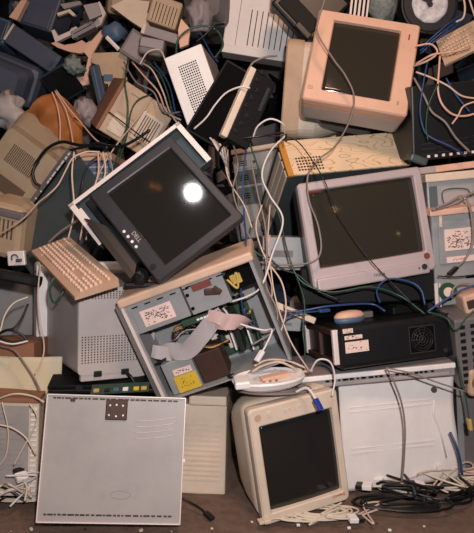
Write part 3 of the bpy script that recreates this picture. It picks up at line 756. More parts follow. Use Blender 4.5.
# drum
w, d, h, M = pose('drum')
t = thing('speaker_drum', M, 'round black drum with a torn white speckled paper disc at the top edge', 'drum')
mb = MB(); mb.cyl((0, .03, h/2), h*.56, .06, 'y', 40); mb.build('rim', M_['blk'], t)
mb = MB(); mb.cyl((0, -.002, h/2), h*.50, .004, 'y', 40); mb.tube([(h*.54*math.cos(a), -.002, h/2+h*.54*math.sin(a)) for a in [R(140+k*6) for k in range(22)]], .005, 6); mb.build('inner_ring', M_['char'], t)
mb = MB(); rnd = random.Random(2); n = 60
def disc(u, v):
    a = R(-205 + 260*u); rr_ = h*(.06 + .29*v + .02*noise.noise((u*9, v*3, 0))); return Vector((rr_*math.cos(a), -.006, h/2 + rr_*math.sin(a)))
mb.sheet(disc, n, 4, .003); mb.build('paper_disc', M_['marble'], t, label='torn white speckled paper disc')

# foam scrap, and slotted metal at top edge
def blob(name, c, s, m, label, cat, seed=0, amp=.25, sub=3):
    bm = bmesh.new(); bmesh.ops.create_icosphere(bm, subdivisions=sub, radius=1)
    for v in bm.verts:
        k = 1 + amp*noise.noise(v.co*2.2 + Vector((seed, 0, 0))) * 2; v.co = Vector((v.co.x*s[0]*k, v.co.y*s[1]*k, v.co.z*s[2]*k)) + Vector((0, 0, s[2]))
    for f_ in bm.faces: f_.smooth = True
    mb = MB(); mb.bm = bm; o = mb.build(name, m); o.location = Vector(c) - Vector((0, 0, s[2])); return tag(o, label, cat)
blob('foam_scrap', at(382, 4, 2.62), (.06, .06, .085), M_['foam'], 'speckled grey lump of foam at the top edge beside the round drum', 'foam', 3, .15)
t = slab_from('slotted_bracket', 'bright slotted metal bracket at the top edge just above the pinkish CRT', 'bracket', at(349, 18, 2.55), (1, 0, -.1), (0, 0, 1), .075, .12, .02, .001, 'steel_l', 'plate')
mb = MB()
for i in range(4): mb.b(.008+i*.017, .016+i*.017, -.001, .004, .01, .11)
mb.build('slot', M_['hole'], t)
# white printer part behind P at top
t = slab_from('printer_cover', 'cream plastic cover peeking above the black tilted box at the top edge', 'cover', at(272, 0, 2.72), (1, 0, -.08), (0, 0, 1), .32, .10, .2, .01, 'beige', 'shell')
MB().b(.02, .30, -.002, .002, .02, .024).build('seam', M_['dgrey'], t)

# --- left side
w, d, h, M = pose('grey_tray')
t = thing('case_cover', M, 'slate grey case cover with a slotted pale edge, slanting above the tan keyboard', 'computer case')
mb = MB(); mb.b(-w/2, w/2, 0, .006, 0, h, .002); mb.b(-w/2, w/2, 0, d, 0, .004); mb.b(w/2-.004, w/2, 0, d, 0, h); mb.build('sheet', M_['steel_d'], t)
MB().b(-w/2-.006, -w/2+.022, -.012, .01, 0, h, .003).build('edge_fold', M_['dgrey'], t)
mb = MB(); rnd = random.Random(8); z = .04
while z < h-.03:
    L = rnd.uniform(.012, .05) if z > h*.55 else rnd.uniform(.004, .012); mb.b(-w/2+.012, -w/2+.020, -.0135, -.009, z, z+L); z += L + (rnd.uniform(.004, .01) if z > h*.55 else rnd.uniform(.02, .05))
mb.build('bright_slot', M_['white'], t, label='bright slots along the edge')
MB().b(-w/2+.020, -w/2+.028, -.0128, -.009, .02, h-.06).build('shadow_strip', M_['hole'], t)  # solid dark strip, painted as the shade beside the folded edge
t, w, d, h = case('blue_case', 'computer_case', 'blue grey ribbed computer case with a brown top, left of the charcoal flat monitor', 'computer case', M_['bgrey'])
slots('rib', t, M_['steel'], w, h, .1, .12, .9, .6, 7, False, .3, -.003)
MB().b(-w/2-.004, w/2+.004, -.01, d, h-.028, h+.004, .004).build('front_bezel', M_['keyb'], t, label='brown top edge')

# vented CRT lying at left
w, d, h, M = pose('crt_vented_front')
t = thing('crt_monitor', M, 'olive beige CRT monitor lying rotated at the left edge, vented back facing out', 'monitor')
w1, _, h1, M1 = pose('crt_vented')
rg = [rr(w, h, .03, .06, 0, h/2), rr(w, h, .03, .0, 0, h/2), rr(w*.94, h*.94, .04, -.06, 0, h/2), rr(w*.74, h*.72, .03, -.14, -.01, h*.47), rr(w*.66, h*.66, .02, -.20, -.01, h*.47), rr(w*.64, h*.64, .02, -.205, -.01, h*.47)]
MB().rings([[p*1.0 for p in r_] for r_ in rg], smooth=False).build('housing', M_['olive'], t)
mb = MB()
for i in range(16): mb.b(-w*.20+i*w*.022, -w*.20+i*w*.022+.0045, -.2064, -.203, h*.52, h*.70)
mb.build('vent', M_['ventbr'], t)
mb = MB(); mb.b(-w*.24, w*.2, -.2064, -.203, h*.27, h*.40); mb.build('vent', M_['ventbr'], t)
mb = MB(); mb.b(-w*.48, w*.48, .06, .10, .0, h, .01); mb.build('bezel', M_['beige_d'], t)

t, w, d, h = case('low_printer', 'printer', 'dull beige printer with a slotted front under the olive vented CRT', 'printer', M_['beige_d'], .03)
slots('vent', t, M_['ventbr'], w, h, .2, .25, .8, .6, 6, True, .4)
MB().b(-w/2-.002, w/2+.002, -.012, .03, h*.80, h*.93, .006).build('paper_slot', M_['dgrey'], t)
# orange cloth
def oc(u, v):
    a = at(18+62*u, 92+58*v, 2.72); y = .05*noise.noise((u*3, v*3, 4)) + .10*(abs(u-.5))**1.5 + .05*v*0
    s = max(0, (.35-v)) * (u-.5)**2 * 1.4
    return a + Vector((0, y, -s*.5 - .10*(u-.55)**2*(1-v)*3)) 
o = MB().sheet(oc, 22, 18, .008).build('cloth', M_['orange']); tag(o, 'crumpled orange brown sheet bunched up at the upper left, thin pink wires over it', 'sheet')
# beige tower (upper left middle)
t, w, d, h = case('beige_tower', 'computer_case', 'beige ribbed computer tower lying aslant above the charcoal flat monitor, cables crossing it', 'computer case', M_['beige_d'])
MB().b(-w/2-.004, -w/2+.012, -.004, d*.9, .0, h+.003, .003).build('side_trim', M_['cboard'], t, label='brown side edge')
mb = MB(); mb.b(-w*.36, -w*.08, -.006, .002, h*.08, h*.42, .003); mb.build('drive_bay', M_['beige'], t)
mb = MB(); mb.b(w*.02, w*.44, -.014, .002, h*.18, h*.74, .006); rb = mb.build('front_door', M_['beige'], t)
mb = MB()
for i in range(7): mb.b(w*.08+i*w*.045, w*.08+i*w*.045+.004, -.0155, -.01, h*.24, h*.68)
mb.build('rib', M_['ventbr'], rb)
mb = MB(); mb.b(-w*.36, w*.4, -.0008, .002, h*.46, h*.465); mb.b(-w*.3, -w*.12, -.0008, .002, h*.86, h*.87); mb.build('seam', M_['ventbr'], t)

# --- far things in the upper left
t, w, d, h = case('dark_printer', 'printer', 'dark slate printer tilted at the top edge, highest of the dark devices upper left', 'printer', M_['slate'], .01)
plate('lid', t, M_['slate'], w, h, .08, .35, .92, .95, -.008, .002, .004); slots('slot', t, M_['hole'], w, h, .2, .12, .45, .22, 2)
t, w, d, h = case('blue_desktop', 'desktop_case', 'blue grey flat desktop case slanting down in the upper left under the dark slate printer', 'computer case', M_['navy'], .006)
plate('front_panel', t, M_['slate'], w, h, .02, .03, .98, .97, -.008, .002, .006); plate('edge', t, M_['beige'], w, h, -.02, .0, .02, .9, -.008, .006, .002)
t, w, d, h = case('blue_shell', 'crt_monitor', 'deep blue grey rounded monitor shell at the far upper left corner', 'monitor', M_['bgrey'], .03)
plate('back_panel', t, M_['navy'], w, h, .1, .15, .9, .9, -.012, .002, .008)
t, w, d, h = case('dark_crt_shell', 'crt_monitor', 'large dark slate CRT shell at the left edge above the orange brown sheet', 'monitor', M_['slate'], .05)
crt = MB().rings([rr(w*.8, h*.8, .04, .01, 0, h/2), rr(w*.72, h*.7, .04, -.05, 0, h/2), rr(w*.5, h*.5, .03, -.10, 0, h/2)]).build('housing', M_['slate'], t)
t, w, d, h = case('dark_slab', 'laptop_computer', 'near black laptop lying flat behind the orange brown sheet in the upper left', 'laptop', M_['navy'], .004)
plate('lid', t, M_['blk'], w, h, .04, .04, .96, .96, -.006, .002, .003)
def outline(name, px, Y, th, mm, label, cat, tilt=(0, 0), partname='plate'):
    """a flat broken plate of real thickness, leaning by tilt"""
    c = at(sum(p[0] for p in px)/len(px), sum(p[1] for p in px)/len(px), Y)
    base = Vector((c.x, c.y, min(at(p[0], p[1], Y).z for p in px)))
    t = thing(name, Matrix.Translation(base), label, cat); mb = MB()
    f_ = []
    for p in px:
        q = at(p[0], p[1], Y) - base; q.y += tilt[0]*q.x + tilt[1]*q.z; f_.append(q)
    mb.rings([f_, [q + Vector((0, th, 0)) for q in f_]]); mb.build(partname, M_[mm], t); return t
outline('bent_bracket', [(51,30),(54,29),(58,36),(69,30),(70,27),(75,25),(77,29),(94,18),(97,9),(92,0),(96,-4),(103,9),(99,22),(76,37),(72,38),(71,34),(56,43)], 3.2, .03, 'steel_l', 'thin bent light metal frame right of the dark slate printer', 'bracket', (.1, .3))
outline('metal_strip', [(60,4),(80,1),(82,4),(64,9)], 3.15, .02, 'mgrey', 'upper of two short light slats right of the dark slate printer', 'strip')
outline('metal_strip', [(57,13),(70,9),(76,15),(73,16),(68,12),(58,16)], 3.12, .02, 'beige', 'lower of two short light slats right of the dark slate printer', 'strip')
outline('metal_strip', [(21,0),(27,0),(17,20),(9,17)], 3.2, .04, 'pinkbeige', 'small pale pinkish block at the top left beside the dark slate printer', 'strip')
outline('metal_plate', [(84,6),(97,2),(101,14),(90,20)], 3.16, .02, 'mgrey', 'light grey plate caught inside the bent metal frame', 'plate', (.3, 0))
t, w, d, h = case('vent_bar', 'drive_cover', 'small light drive cover with a dark slit right of the bent metal frame', 'cover', M_['mgrey'], .003)
slots('slot', t, M_['hole'], w, h, .1, .35, .9, .65, 1)
outline('metal_strip', [(98,26),(102,26),(101,30),(91,52),(90,62),(87,74),(89,84),(83,86),(77,78),(84,76),(87,56),(82,50),(88,40)], 3.05, .02, 'pinkbeige', 'long pale pinkish strip running down from the bent metal frame', 'strip', (.2, .2))
t = outline('broken_panel', [(91,52),(127,51),(128,58),(127,70),(124,73),(127,78),(126,86),(108,90),(108,84),(104,83),(104,76),(101,75),(100,69),(96,69),(96,64),(91,62)], 3.02, .025, 'beige_d', 'broken pinkish grey plastic panel with stepped edges and a small blue sticker', 'panel', (0, .1))
st = at(108, 78, 3.018) - t.location; MB().b(st.x-.022, st.x+.022, st.y-.004+.1*st.z, st.y+.004+.1*st.z, st.z-.014, st.z+.018).build('sticker', M_['bgrey'], t, label='small blue sticker')
outline('crumpled_sheet', [(74,42),(80,38),(84,41),(88,38),(90,43),(88,49),(80,53),(70,52),(58,48),(52,44),(56,42),(64,45)], 3.1, .03, 'pinkbeige', 'crumpled pale sheet just above the crumpled bright grey metal lump', 'sheet', (.3, .4))
outline('metal_plate', [(126,-2),(148,-2),(146,10),(150,22),(146,30),(132,22),(112,8)], 3.08, .04, 'beige', 'smooth cream curved plate at the top edge between the two printers', 'plate', (.4, .2))
outline('plastic_plate', [(181,18),(190,28),(188,44),(180,48),(178,30)], 2.75, .03, 'pinkbeige', 'pale pinkish wedge behind the green cable loop above the white punched box', 'plate', (.3, .1))
t, w, d, h = case('navy_panel', 'drive_rail', 'narrow dark navy plastic strip beside the broken panel with the blue sticker', 'strip', M_['navy'], .004)
plate('groove', t, M_['bgrey'], w, h, .35, .04, .5, .96, -.003)
# crushed things
blob('crumpled_metal', at(73, 66, 2.98), (.045, .04, .042), M_['foam'], 'crumpled bright grey metal lump below the bent metal frame', 'scrap', 5, .35)
# beige CRT at the top
w, d, h, M = pose('crt_top')
t = thing('crt_monitor', M, 'cream CRT monitor lying back-first at the top edge in the upper left quarter', 'monitor')
MB().rings([rr(w, h*1.1, .02, .2, 0, h/2), rr(w, h*1.1, .02, .14, 0, h/2), rr(w*.9, h, .02, .05, 0, h/2), rr(w*.6, h*.8, .02, -.04, 0, h*.45), rr(w*.4, h*.6, .02, -.06, 0, h*.45)]).build('housing', M_['beige_d'], t)
MB().b(-w/2-.004, w/2+.004, .2, .24, -.01, h+.01, .004).build('bezel', M_['beige'], t)
t, w, d, h = case('grey_box', 'desktop_case', 'square light grey case cover hanging right of the broken panel', 'computer case', M_['dgrey'], .003)
mb = MB(); mb.b(-w*.42, w*.42, -.003, .002, h*.1, h*.9, .003); mb.build('cover', M_['mgrey'], t)
t, w, d, h = case('slotted_box', 'printer', 'small beige printer with long parallel slots at the top edge', 'printer', M_['beige_d'], .01)
slots('vent', t, M_['hole'], w, h, .12, .25, .92, .92, 7, True, .2)
t, w, d, h = case('long_grey_box', 'drive_enclosure', 'long grey enclosure lying under the small slotted beige printer', 'enclosure', M_['mgrey'], .004)
plate('end_cap', t, M_['beige'], w, h, -.02, -.05, .08, 1.0, -.006, .01, .003)
t, w, d, h = case('grey_crt_back', 'crt_monitor', 'grey CRT shell at the top edge touching the left side of the white ribbed case', 'monitor', M_['dgrey'], .03)
MB().rings([rr(w*.9, h*.8, .03, .005, 0, h*.45), rr(w*.7, h*.6, .03, -.06, -.01, h*.4)]).build('housing', M_['dgrey'], t)
MB().b(-w*.5, -w*.3, -.03, .04, 0, h, .012).build('bezel', M_['mgrey'], t)
t, w, d, h = case('grey_shell_box', 'scanner', 'dull grey scanner half buried left of the white punched box', 'scanner', M_['dgrey'], .012)
plate('lid', t, M_['mgrey'], w, h, .05, .05, .95, .6, -.006, .002, .003)
blob('plastic_bracket', at(114, 32, 3.1), (.055, .03, .045), M_['bgrey'], 'blue grey moulded bracket below the cream CRT at the top edge', 'bracket', 9, .35, 2)
t = slab_from('plastic_sliver', 'small bright white plastic sliver right of the long pale pinkish strip', 'strip', at(105, 38, 3.05), (.7, 0, -.7), (.7, 0, .7), .085, .018, .01, .001, 'white', 'strip')
MB().b(.002, .083, -.002, .001, .004, .008).build('ridge', M_['beige'], t)
blob('plastic_bag', at(8, 112, 2.78), (.075, .04, .075), M_['whitegrey'], 'crumpled lilac grey plastic bag at the left edge beside the orange brown sheet', 'bag', 2, .4)
blob('crumpled_paper', at(84, 112, 2.85), (.05, .03, .065), M_['mgrey'], 'crumpled pale grey paper right of the orange brown sheet', 'paper', 7, .35)
blob('plastic_casing', at(200, 16, 2.95), (.055, .06, .085), M_['mgrey'], 'rounded grey plastic casing under the grey CRT shell at the top edge', 'casing', 1, .25)

# --- left middle
w, d, h, M = pose('grey_left_panel')
t = thing('steel_sheet', M, 'flat blue grey case panel at the left edge beside the backwards CRT', 'panel')
MB().b(-w/2, w/2, 0, .012, 0, h, .002).build('sheet', M_['steel'], t); MB().cyl((-.0, -.001, h*.82), .012, .003, 'y', 20).build('badge', M_['mgrey'], t)
t = slab_from('clamp_bracket', 'small steel hinge bracket with a clamp above the blue grey case panel', 'bracket', at(8, 266, 2.25), (1, 0, .05), (-.1, 0, 1), .065, .055, .02, .003, 'steel_l', 'plate')
mb = MB(); mb.tube([(.03+.012*math.cos(a), -.006, .03+.012*math.sin(a)) for a in [R(k*20) for k in range(12)]], .003, 6); mb.box((.045, -.004, .02), (.02, .02, .012), None, .002); mb.build('clamp', M_['steel_d'], t)
t = slab_from('battery_pack', 'flat black battery pack slanting left of the backwards CRT', 'battery', at(-12, 278, 2.16), (1, .1, -.22), (0, 0, 1), .18, .035, .06, .006, 'blkm', 'body')
MB().b(.05, .15, -.002, .002, .008, .026, .002).build('label_recess', M_['blk'], t)
t, w, d, h = case('brown_box', 'cardboard_box', 'flat brown cardboard box at the left edge, behind the cream paper', 'box', M_['cboard'], .003)
MB().b(-w/2, w/2, -.001, .004, h*.55, h*.56).build('flap_seam', M_['brown'], t)
# cream papers
def pf(u, v):
    a = at(-8+70*u, 357+36*v, 2.07+0*v); return a + Vector((0, -.02*v + .004*math.sin(u*7), .003*noise.noise((u*4, v*4, 0))))
o = MB().sheet(pf, 14, 8, .004).build('paper_sheet', M_['paper']); tag(o, 'stained cream paper sheet propped between the cardboard box and the backwards CRT', 'paper')
# black laptop under the CRT
w, d, h, M = pose('black_laptop')
t = thing('laptop_computer', M @ Matrix.Rotation(0, 4, 'X'), 'closed black laptop lying flat between the backwards CRT and the pale side panel', 'laptop')
MB().b(-w/2, w/2, 0, .26, 0, h*.5, .004).build('base', M_['blk'], t); MB().b(-w/2, w/2, 0, .26, h*.52, h, .004).build('lid', M_['blkm'], t)
MB().cyl((-w*.22, -.002, h*.7), .012, .004, 'y', 18).build('hinge', M_['char'], t); MB().b(w*.05, w*.25, -.003, .003, h*.25, h*.4).build('port', M_['brown'], t)
# circuit card
t = slab_from('circuit_board', 'small green and yellow circuit board lying above the top edge of the pale side panel', 'circuit board', at(90, 394, 1.90), (1, .05, .04), (0, 1, .35), .19, .05, .004, .0005, 'green', 'board')
for i, (x, m) in enumerate(((.01, 'gold'), (.045, 'chip'), (.075, 'bgrey'), (.105, 'white'), (.14, 'yellow'), (.165, 'gold'))): MB().b(x, x+.018, -.006, .0, .005, .02, .001).build('connector', M_[m], t)

# --- bottom left: case with papers
t, w, d, h = case('paper_case', 'computer_case', 'beige computer case standing at the left edge, covered with faint printed sheets', 'computer case', M_['beige'])
mb = MB(); mb.b(-w*.5, w*.40, -.002, .001, h*.08, h*.93, .0); sh = mb.build('printed_sheet', M_['whitegrey'], t)
mb = MB()
for r_ in range(15):
    for c_ in range(9):
        if rnd.random() < .75: mb.b(-w*.46+c_*w*.092, -w*.46+c_*w*.092+w*rnd.uniform(.03, .075), -.0028, -.0018, h*(.12+.052*r_), h*(.12+.052*r_)+.002)
mb.build('print', M_['mgrey'], sh)
mb = MB()
for i in range(17): mb.b(w*.42, w*.49, -.008, .002, h*(.06+.052*i), h*(.06+.052*i)+.007, .001)
mb.build('notched_edge', M_['white'], t)
MB().b(-w/2, w/2, -.008, d, h-.012, h+.004, .003).build('lid', M_['cboard'], t, label='brown lid')
# beige front between panel and CRT
t, w, d, h = case('beige_front', 'computer_case', 'beige ribbed computer case standing between the pale side panel and the bottom CRT', 'computer case', M_['beige'])
slots('rib', t, M_['beige'], w, h, .12, .2, .88, .86, 12, False, .35, -.0025)
MB().b(-w*.28, w*.5, -.02, d*.5, h+.001, h+.035, .006).build('top_ledge', M_['beige'], t)

# --- right bottom
t, w, d, h = case('right_tower', 'computer_case', 'grey computer case standing at the right edge beside the white blank-faced case', 'computer case', M_['dgrey'])
MB().b(-w/2-.003, -w/2+.02, -.004, .004, 0, h, .002).build('edge', M_['steel'], t)
t, w, d, h = case('foam_machine', 'metal_rack', 'dark grey rack full of square openings at the right edge beside the black projector', 'rack', M_['dgrey'])
mb = MB()
for i in range(4):
    for j in range(9): mb.b((.1+i*.22-.5)*w, (.1+i*.22-.5)*w+.018, -.002, .004, h*(.06+.1*j), h*(.06+.1*j)+.014, .001)
mb.build('opening', M_['blk'], t)
mb = MB().box((.02, -.03, h*.35), (.13, .03, .022), Matrix.Rotation(R(-35), 3, 'Y'), .004); mb.build('rail', M_['mgrey'], t)
t = slab_from('orange_housing', 'orange tan plastic housing at the right edge above the grey rack', 'housing', at(467, 316, 2.05), (1, 0, .3), (-.3, 0, 1), .10, .07, .12, .01, 'pinkbeige', 'shell')
MB().b(.01, .09, -.004, .002, .02, .05, .002).build('slot', M_['brown'], t)
t = slab_from('plastic_reel', 'tan plastic reel at the right edge beside the white case', 'reel', at(470, 398, 2.02), (1, 0, .1), (0, 0, 1), .08, .10, .08, .015, 'beige_d', 'body')
MB().cyl((.04, -.006, .05), .03, .012, 'y', 20).build('hub', M_['cboard'], t)

# --- small items on things
def on_proj(u, v, up=0): return PJ @ Vector(((u-.5)*PW, v*PD, PH+up))
pr_rot = PJ.to_3x3().to_4x4()
Mx = Matrix.Translation(on_proj(.16, .20, .001)) @ pr_rot @ Matrix.Rotation(R(8), 4, 'Z')
t = thing('computer_mouse', Mx, 'cream and blue grey computer mouse on top of the black projector', 'mouse')
def mring(s, z, y0): return [Vector((.058*s*math.cos(a), y0 + .036*s*math.sin(a), z)) for a in [2*math.pi*k/24 for k in range(24)]]
MB().rings([mring(.92, 0, .0), mring(1, .008, 0), mring(1, .018, 0)], smooth=True).build('base', M_['bgrey'], t)
MB().rings([mring(1.0, .0185, 0), mring(.97, .026, 0), mring(.80, .036, 0), mring(.5, .041, 0), mring(.15, .043, 0)], smooth=True).build('shell', M_['pinkbeige'], t)
for (u, v, s, ml, lab) in ((.34, .45, (.07, .05, .024), 'dgrey', 'grey slab-shaped power adapter on the projector right of the mouse'), (.72, .5, (.15, .10, .030), 'blkm', 'black power supply brick on the right end of the projector')):
    Mx = Matrix.Translation(on_proj(u, v, .001)) @ pr_rot @ Matrix.Rotation(R(6), 4, 'Z')
    t = thing('power_adapter', Mx, lab, 'adapter'); MB().b(-s[0]/2, s[0]/2, -s[1]/2, s[1]/2, 0, s[2], .006).build('body', M_[ml], t)
    MB().b(-s[0]*.3, s[0]*.3, -s[1]*.3, s[1]*.3, s[2]-.001, s[2]+.001, .0).build('recess', M_['char'], t)
# hub
hc = at(269, 386, 1.90)
t = thing('network_hub', Matrix.Translation(hc) @ Matrix.Rotation(R(-4), 4, 'Y') @ Matrix.Rotation(R(6), 4, 'Z') @ Matrix.Rotation(R(5), 4, 'X'), 'off white oval plastic device lying on cables on top of the bottom CRT', 'device')
def er(a, b_, z, dx=0): return [Vector((dx + a*math.cos(q), b_*math.sin(q), z)) for q in [2*math.pi*k/36 for k in range(36)]]
MB().rings([er(.09, .05, .0), er(.112, .066, .012), er(.12, .075, .030), er(.116, .072, .036), er(.106, .062, .030), er(.04, .02, .026)], smooth=False).build('shell', M_['white'], t)
mb = MB().b(-.115, -.065, -.06, .01, .02, .045, .006); mb.build('end_block', M_['white'], t)
mb = MB(); mb.box((.02, -.01, .034), (.10, .03, .016), Matrix.Rotation(.3, 3, 'Z'), .004); mb.build('latch', M_['pinkbeige'], t)
mb = MB()
for i in range(3): mb.cyl((-.02+i*.02, -.035, .031), .004, .004, 'z', 12)
mb.build('indicator', M_['dgrey'], t)
# black lump (webcam) on top corner of the open case
t = thing('webcam', Matrix.Translation(at(140, 286, 1.93)), 'small black ball-shaped webcam on the top left corner of the opened case', 'webcam')
bm = bmesh.new(); bmesh.ops.create_uvsphere(bm, u_segments=20, v_segments=12, radius=.030)
mb = MB(); mb.bm = bm; bmesh.ops.translate(bm, verts=bm.verts[:], vec=(0, 0, .03)); mb.build('body', M_['blk'], t)
MB().cyl((.0, -.028, .034), .010, .012, 'y', 18).build('lens', M_['screen_b'], t); MB().b(-.05, .06, -.01, .02, -.004, .012, .005).build('clip', M_['blk'], t)
# ---------------------------------------------------------------- cables
C_ = lambda m: M_['c'+m]
cable(C_('grey'), [(327,-6,2.30),(319,18,2.29),(318,34,2.28),(334,60,2.26),(345,75,2.25),(354,96,2.24),(350,120,2.22),(335,146,2.15),(318,160,2.12),(308,175,2.06),(309,200,2.04),(318,225,2.04),(321,250,2.03),(312,262,2.03),(285,265,2.06),(258,262,2.08)], 'grey cable crossing the pinkish top CRT and hanging down over the silver CRT', .0035)
cable(C_('black') if 'cblack' in M_ else M_['cblk'], [(268,137,2.2),(284,136,2.2),(298,142,2.18),(312,160,2.10),(325,182,2.03),(334,207,2.03),(352,236,2.03),(372,262,2.02),(392,283,2.02),(412,303,1.99)], 'thin black cable crossing the screen of the silver CRT', .0022)
cable(C_('green'), [(243,125,2.15),(252,150,2.14),(265,185,2.12),(279,215,2.10),(287,250,2.06),(300,280,2.04),(330,292,2.02),(370,287,2.03),(400,296,2.03),(425,314,1.98)], 'green cable curving under the silver CRT to the black power brick', .0034)
cable(C_('green'), [(291,262,2.1),(304,300,1.98),(303,330,1.95),(305,352,1.94),(303,372,1.96)], 'green cable hanging down left of the black projector', .0030)
cable(C_('blue'), [(246,150,2.16),(243,180,2.14),(244,215,2.08),(246,245,1.95),(241,290,1.94),(246,318,1.95),(262,330,1.95),(280,326,1.96),(292,315,1.97),(320,311,2.0)], 'blue cable looping down over the right wall of the opened case', .0034, plug=M_['cblue'])
cable(C_('blue'), [(276,312,2.02),(300,311,2.02),(330,306,2.02),(370,304,2.06),(385,311,2.02)], 'blue cable lying behind the mouse on the projector', .0040)
cable(C_('blue'), [(380,303,2.05),(377,290,2.05),(388,279,2.04),(410,282,2.04),(421,290,2.03),(425,305,2.02)], 'blue cable arching under the right corner of the silver CRT', .0040)
cable(C_('blue'), [(427,312,2.0),(445,300,2.0),(462,290,2.0),(480,284,2.0)], 'blue cable leading right over the grey case with printed label', .0040)
cable(C_('white'), [(286,135,2.16),(270,152,2.14),(262,175,2.10),(270,196,2.09),(283,220,2.05),(272,255,1.98),(262,285,1.93),(248,296,1.92),(230,302,1.92)], 'white cable falling from the cream lid into the opened case', .0036)
cable(C_('white'), [(223,308,1.93),(236,322,1.92),(262,330,1.92),(272,330,1.9),(266,345,1.88),(262,352,1.87)], 'white cable with a plug ending above the oval device', .0036, plug=M_['white'])
cable(C_('grey'), [(251,160,2.14),(258,195,2.12),(265,225,2.08),(267,255,2.02),(266,285,1.97),(277,310,1.95),(274,330,1.94),(252,345,1.92)], 'grey brown cable dropping beside the right wall of the opened case', .0034)
cable(C_('beige'), [(270,205,2.1),(268,240,2.06),(271,270,2.0),(276,300,1.96),(290,340,1.9),(310,372,1.9)], 'beige cable hanging between the opened case and the black projector', .0028)
cable(C_('white'), [(194,129,2.18),(206,118,2.16),(215,105,2.15),(226,93,2.14),(240,87,2.12),(250,88,2.12)], 'white cable lying across the black screen panel', .0034)
cable(C_('white'), [(253,137,2.10),(258,126,2.08),(270,119,2.07),(283,124,2.08),(285,134,2.12)], 'white cable arching in front of the black laptop', .0034)
cable(M_['cblk'], [(219,170,2.18),(219,152,2.16),(228,141,2.14),(245,138,2.12),(262,136,2.12),(284,133,2.14),(286,141,2.12)], 'black cable on top of the case with the white top edge', .0040)
cable(C_('grey'), [(248,70,2.35),(254,62,2.36),(266,57,2.36),(277,56,2.34)], 'grey cable bowing below the white ribbed case', .0045)
cable(C_('green'), [(176,56,2.62),(178,40,2.60),(190,29,2.60),(206,26,2.60),(218,32,2.6),(223,45,2.58),(215,58,2.55)], 'green black cable looping above the white punched box', .0050)
cable(M_['cblk'], [(196,42,2.58),(206,34,2.57),(214,26,2.57),(224,24,2.6)], 'short black cable crossing above the white punched box', .0050)
cable(C_('blue'), [(200,32,2.7),(206,44,2.66),(212,55,2.62),(218,62,2.6)], 'thin blue cable right above the white punched box', .0035)
for i, (dx, m, lab) in enumerate(((0, 'beige', 'beige cable running between the scanner and the white punched box'), (7, 'green', 'green wire running between the scanner and the white punched box'), (-8, 'pink', 'pink wire beside the scanner under the long grey enclosure'), (14, 'blue', 'blue wire left of the punched box edge'), (-16, 'grey', 'grey cable bent above the beige ribbed tower'))):
    cable(C_(m), [(140+dx,62,2.72),(152+dx,70+i*3,2.64),(163+dx*.6,92,2.60),(170+dx*.4,112,2.58),(181,128-i*4,2.56)], lab, .0040)
cable(C_('cream'), [(140,64,2.65),(148,52,2.7),(160,50,2.7),(166,62,2.66)], 'cream cable hooked over the dull grey scanner', .0036)
cable(C_('green'), [(128,58,2.66),(125,82,2.52),(128,105,2.50),(126,130,2.46),(118,155,2.3),(108,175,2.24)], 'green grey cable hanging over the beige ribbed tower, the left one of two', .0036)
cable(C_('green'), [(152,94,2.6),(138,100,2.52),(131,112,2.5),(127,135,2.44),(120,158,2.3)], 'dark green cable curving across the beige ribbed tower', .0036)
cable(M_['cblk'], [(109,112,2.54),(125,124,2.48),(142,137,2.44),(156,146,2.4)], 'straight black wire across the beige ribbed tower', .0030)
cable(C_('beige'), [(152,98,2.58),(138,118,2.5),(115,147,2.36),(100,172,2.3),(93,195,2.26)], 'beige wire running down left across the beige ribbed tower', .0028)
cable(M_['cblk'], [(40,186,2.44),(35,182,2.44),(33,172,2.44),(38,160,2.44),(48,148,2.42),(62,142,2.40),(78,145,2.36),(95,146,2.34),(108,148,2.32)], 'thick black cable arching over the olive vented CRT', .0070)
cable(M_['cblk'], [(70,150,2.36),(84,147,2.35),(98,143,2.33),(110,146,2.32),(122,146,2.28),(135,140,2.26),(150,130,2.25)], 'thick black cable running right towards the charcoal flat monitor', .0060)
cable(C_('pink'), [(52,92,2.60),(57,105,2.58),(60,122,2.56),(60,140,2.52)], 'left pinkish wire hanging over the orange brown sheet', .0032)
cable(C_('pink'), [(55,91,2.60),(65,108,2.58),(70,125,2.56),(73,143,2.5)], 'middle pinkish wire hanging over the orange brown sheet', .0032)
cable(C_('pink'), [(56,90,2.60),(70,110,2.56),(82,124,2.52),(94,138,2.44),(102,144,2.4)], 'right pinkish wire hanging over the orange brown sheet', .0032)
cable(M_['cblk'], [(74,118,2.6),(92,130,2.52),(110,139,2.44)], 'dark wire behind the pinkish wires near the beige ribbed tower', .0030)
cable(C_('beige'), [(-6,238,2.32),(10,228,2.28),(25,217,2.26),(38,203,2.24),(48,195,2.22),(58,185,2.22),(66,170,2.22),(73,158,2.22),(86,152,2.24),(100,152,2.26)], 'beige cable lying along the slate grey case cover', .0034)
for i, (x0, x1, m, lab) in enumerate(((74,72,'beige','left beige cable hanging between the slate cover and the ribbed case'),(98,84,'pink','pinkish cable hanging behind the keyboard'),(103,90,'beige','right beige cable hanging in front of the blue grey ribbed case'),(108,95,'grey','grey cable hanging beside the corner of the steel chassis'))):
    cable(C_(m), [(x0,152,2.26),(x0-2+i*2,175,2.22),(x1+2,210,2.20),(x1-4,240,2.2)], lab, .0036)
cable(M_['cblk'], [(100,155,2.26),(88,165,2.24),(82,185,2.24),(80,205,2.22)], 'black cable bending down in front of the blue grey ribbed case', .0036)
cable(C_('grey'), [(48,243,2.22),(60,232,2.2),(72,224,2.18),(85,215,2.14)], 'grey stick-like cable above the tan keyboard', .0045)
cable(C_('green'), [(60,273,2.0),(52,281,1.98),(50,293,1.98),(54,303,1.99),(60,297,1.99),(66,286,2.0)], 'dark green cable loop hanging from the tan keyboard', .0040)
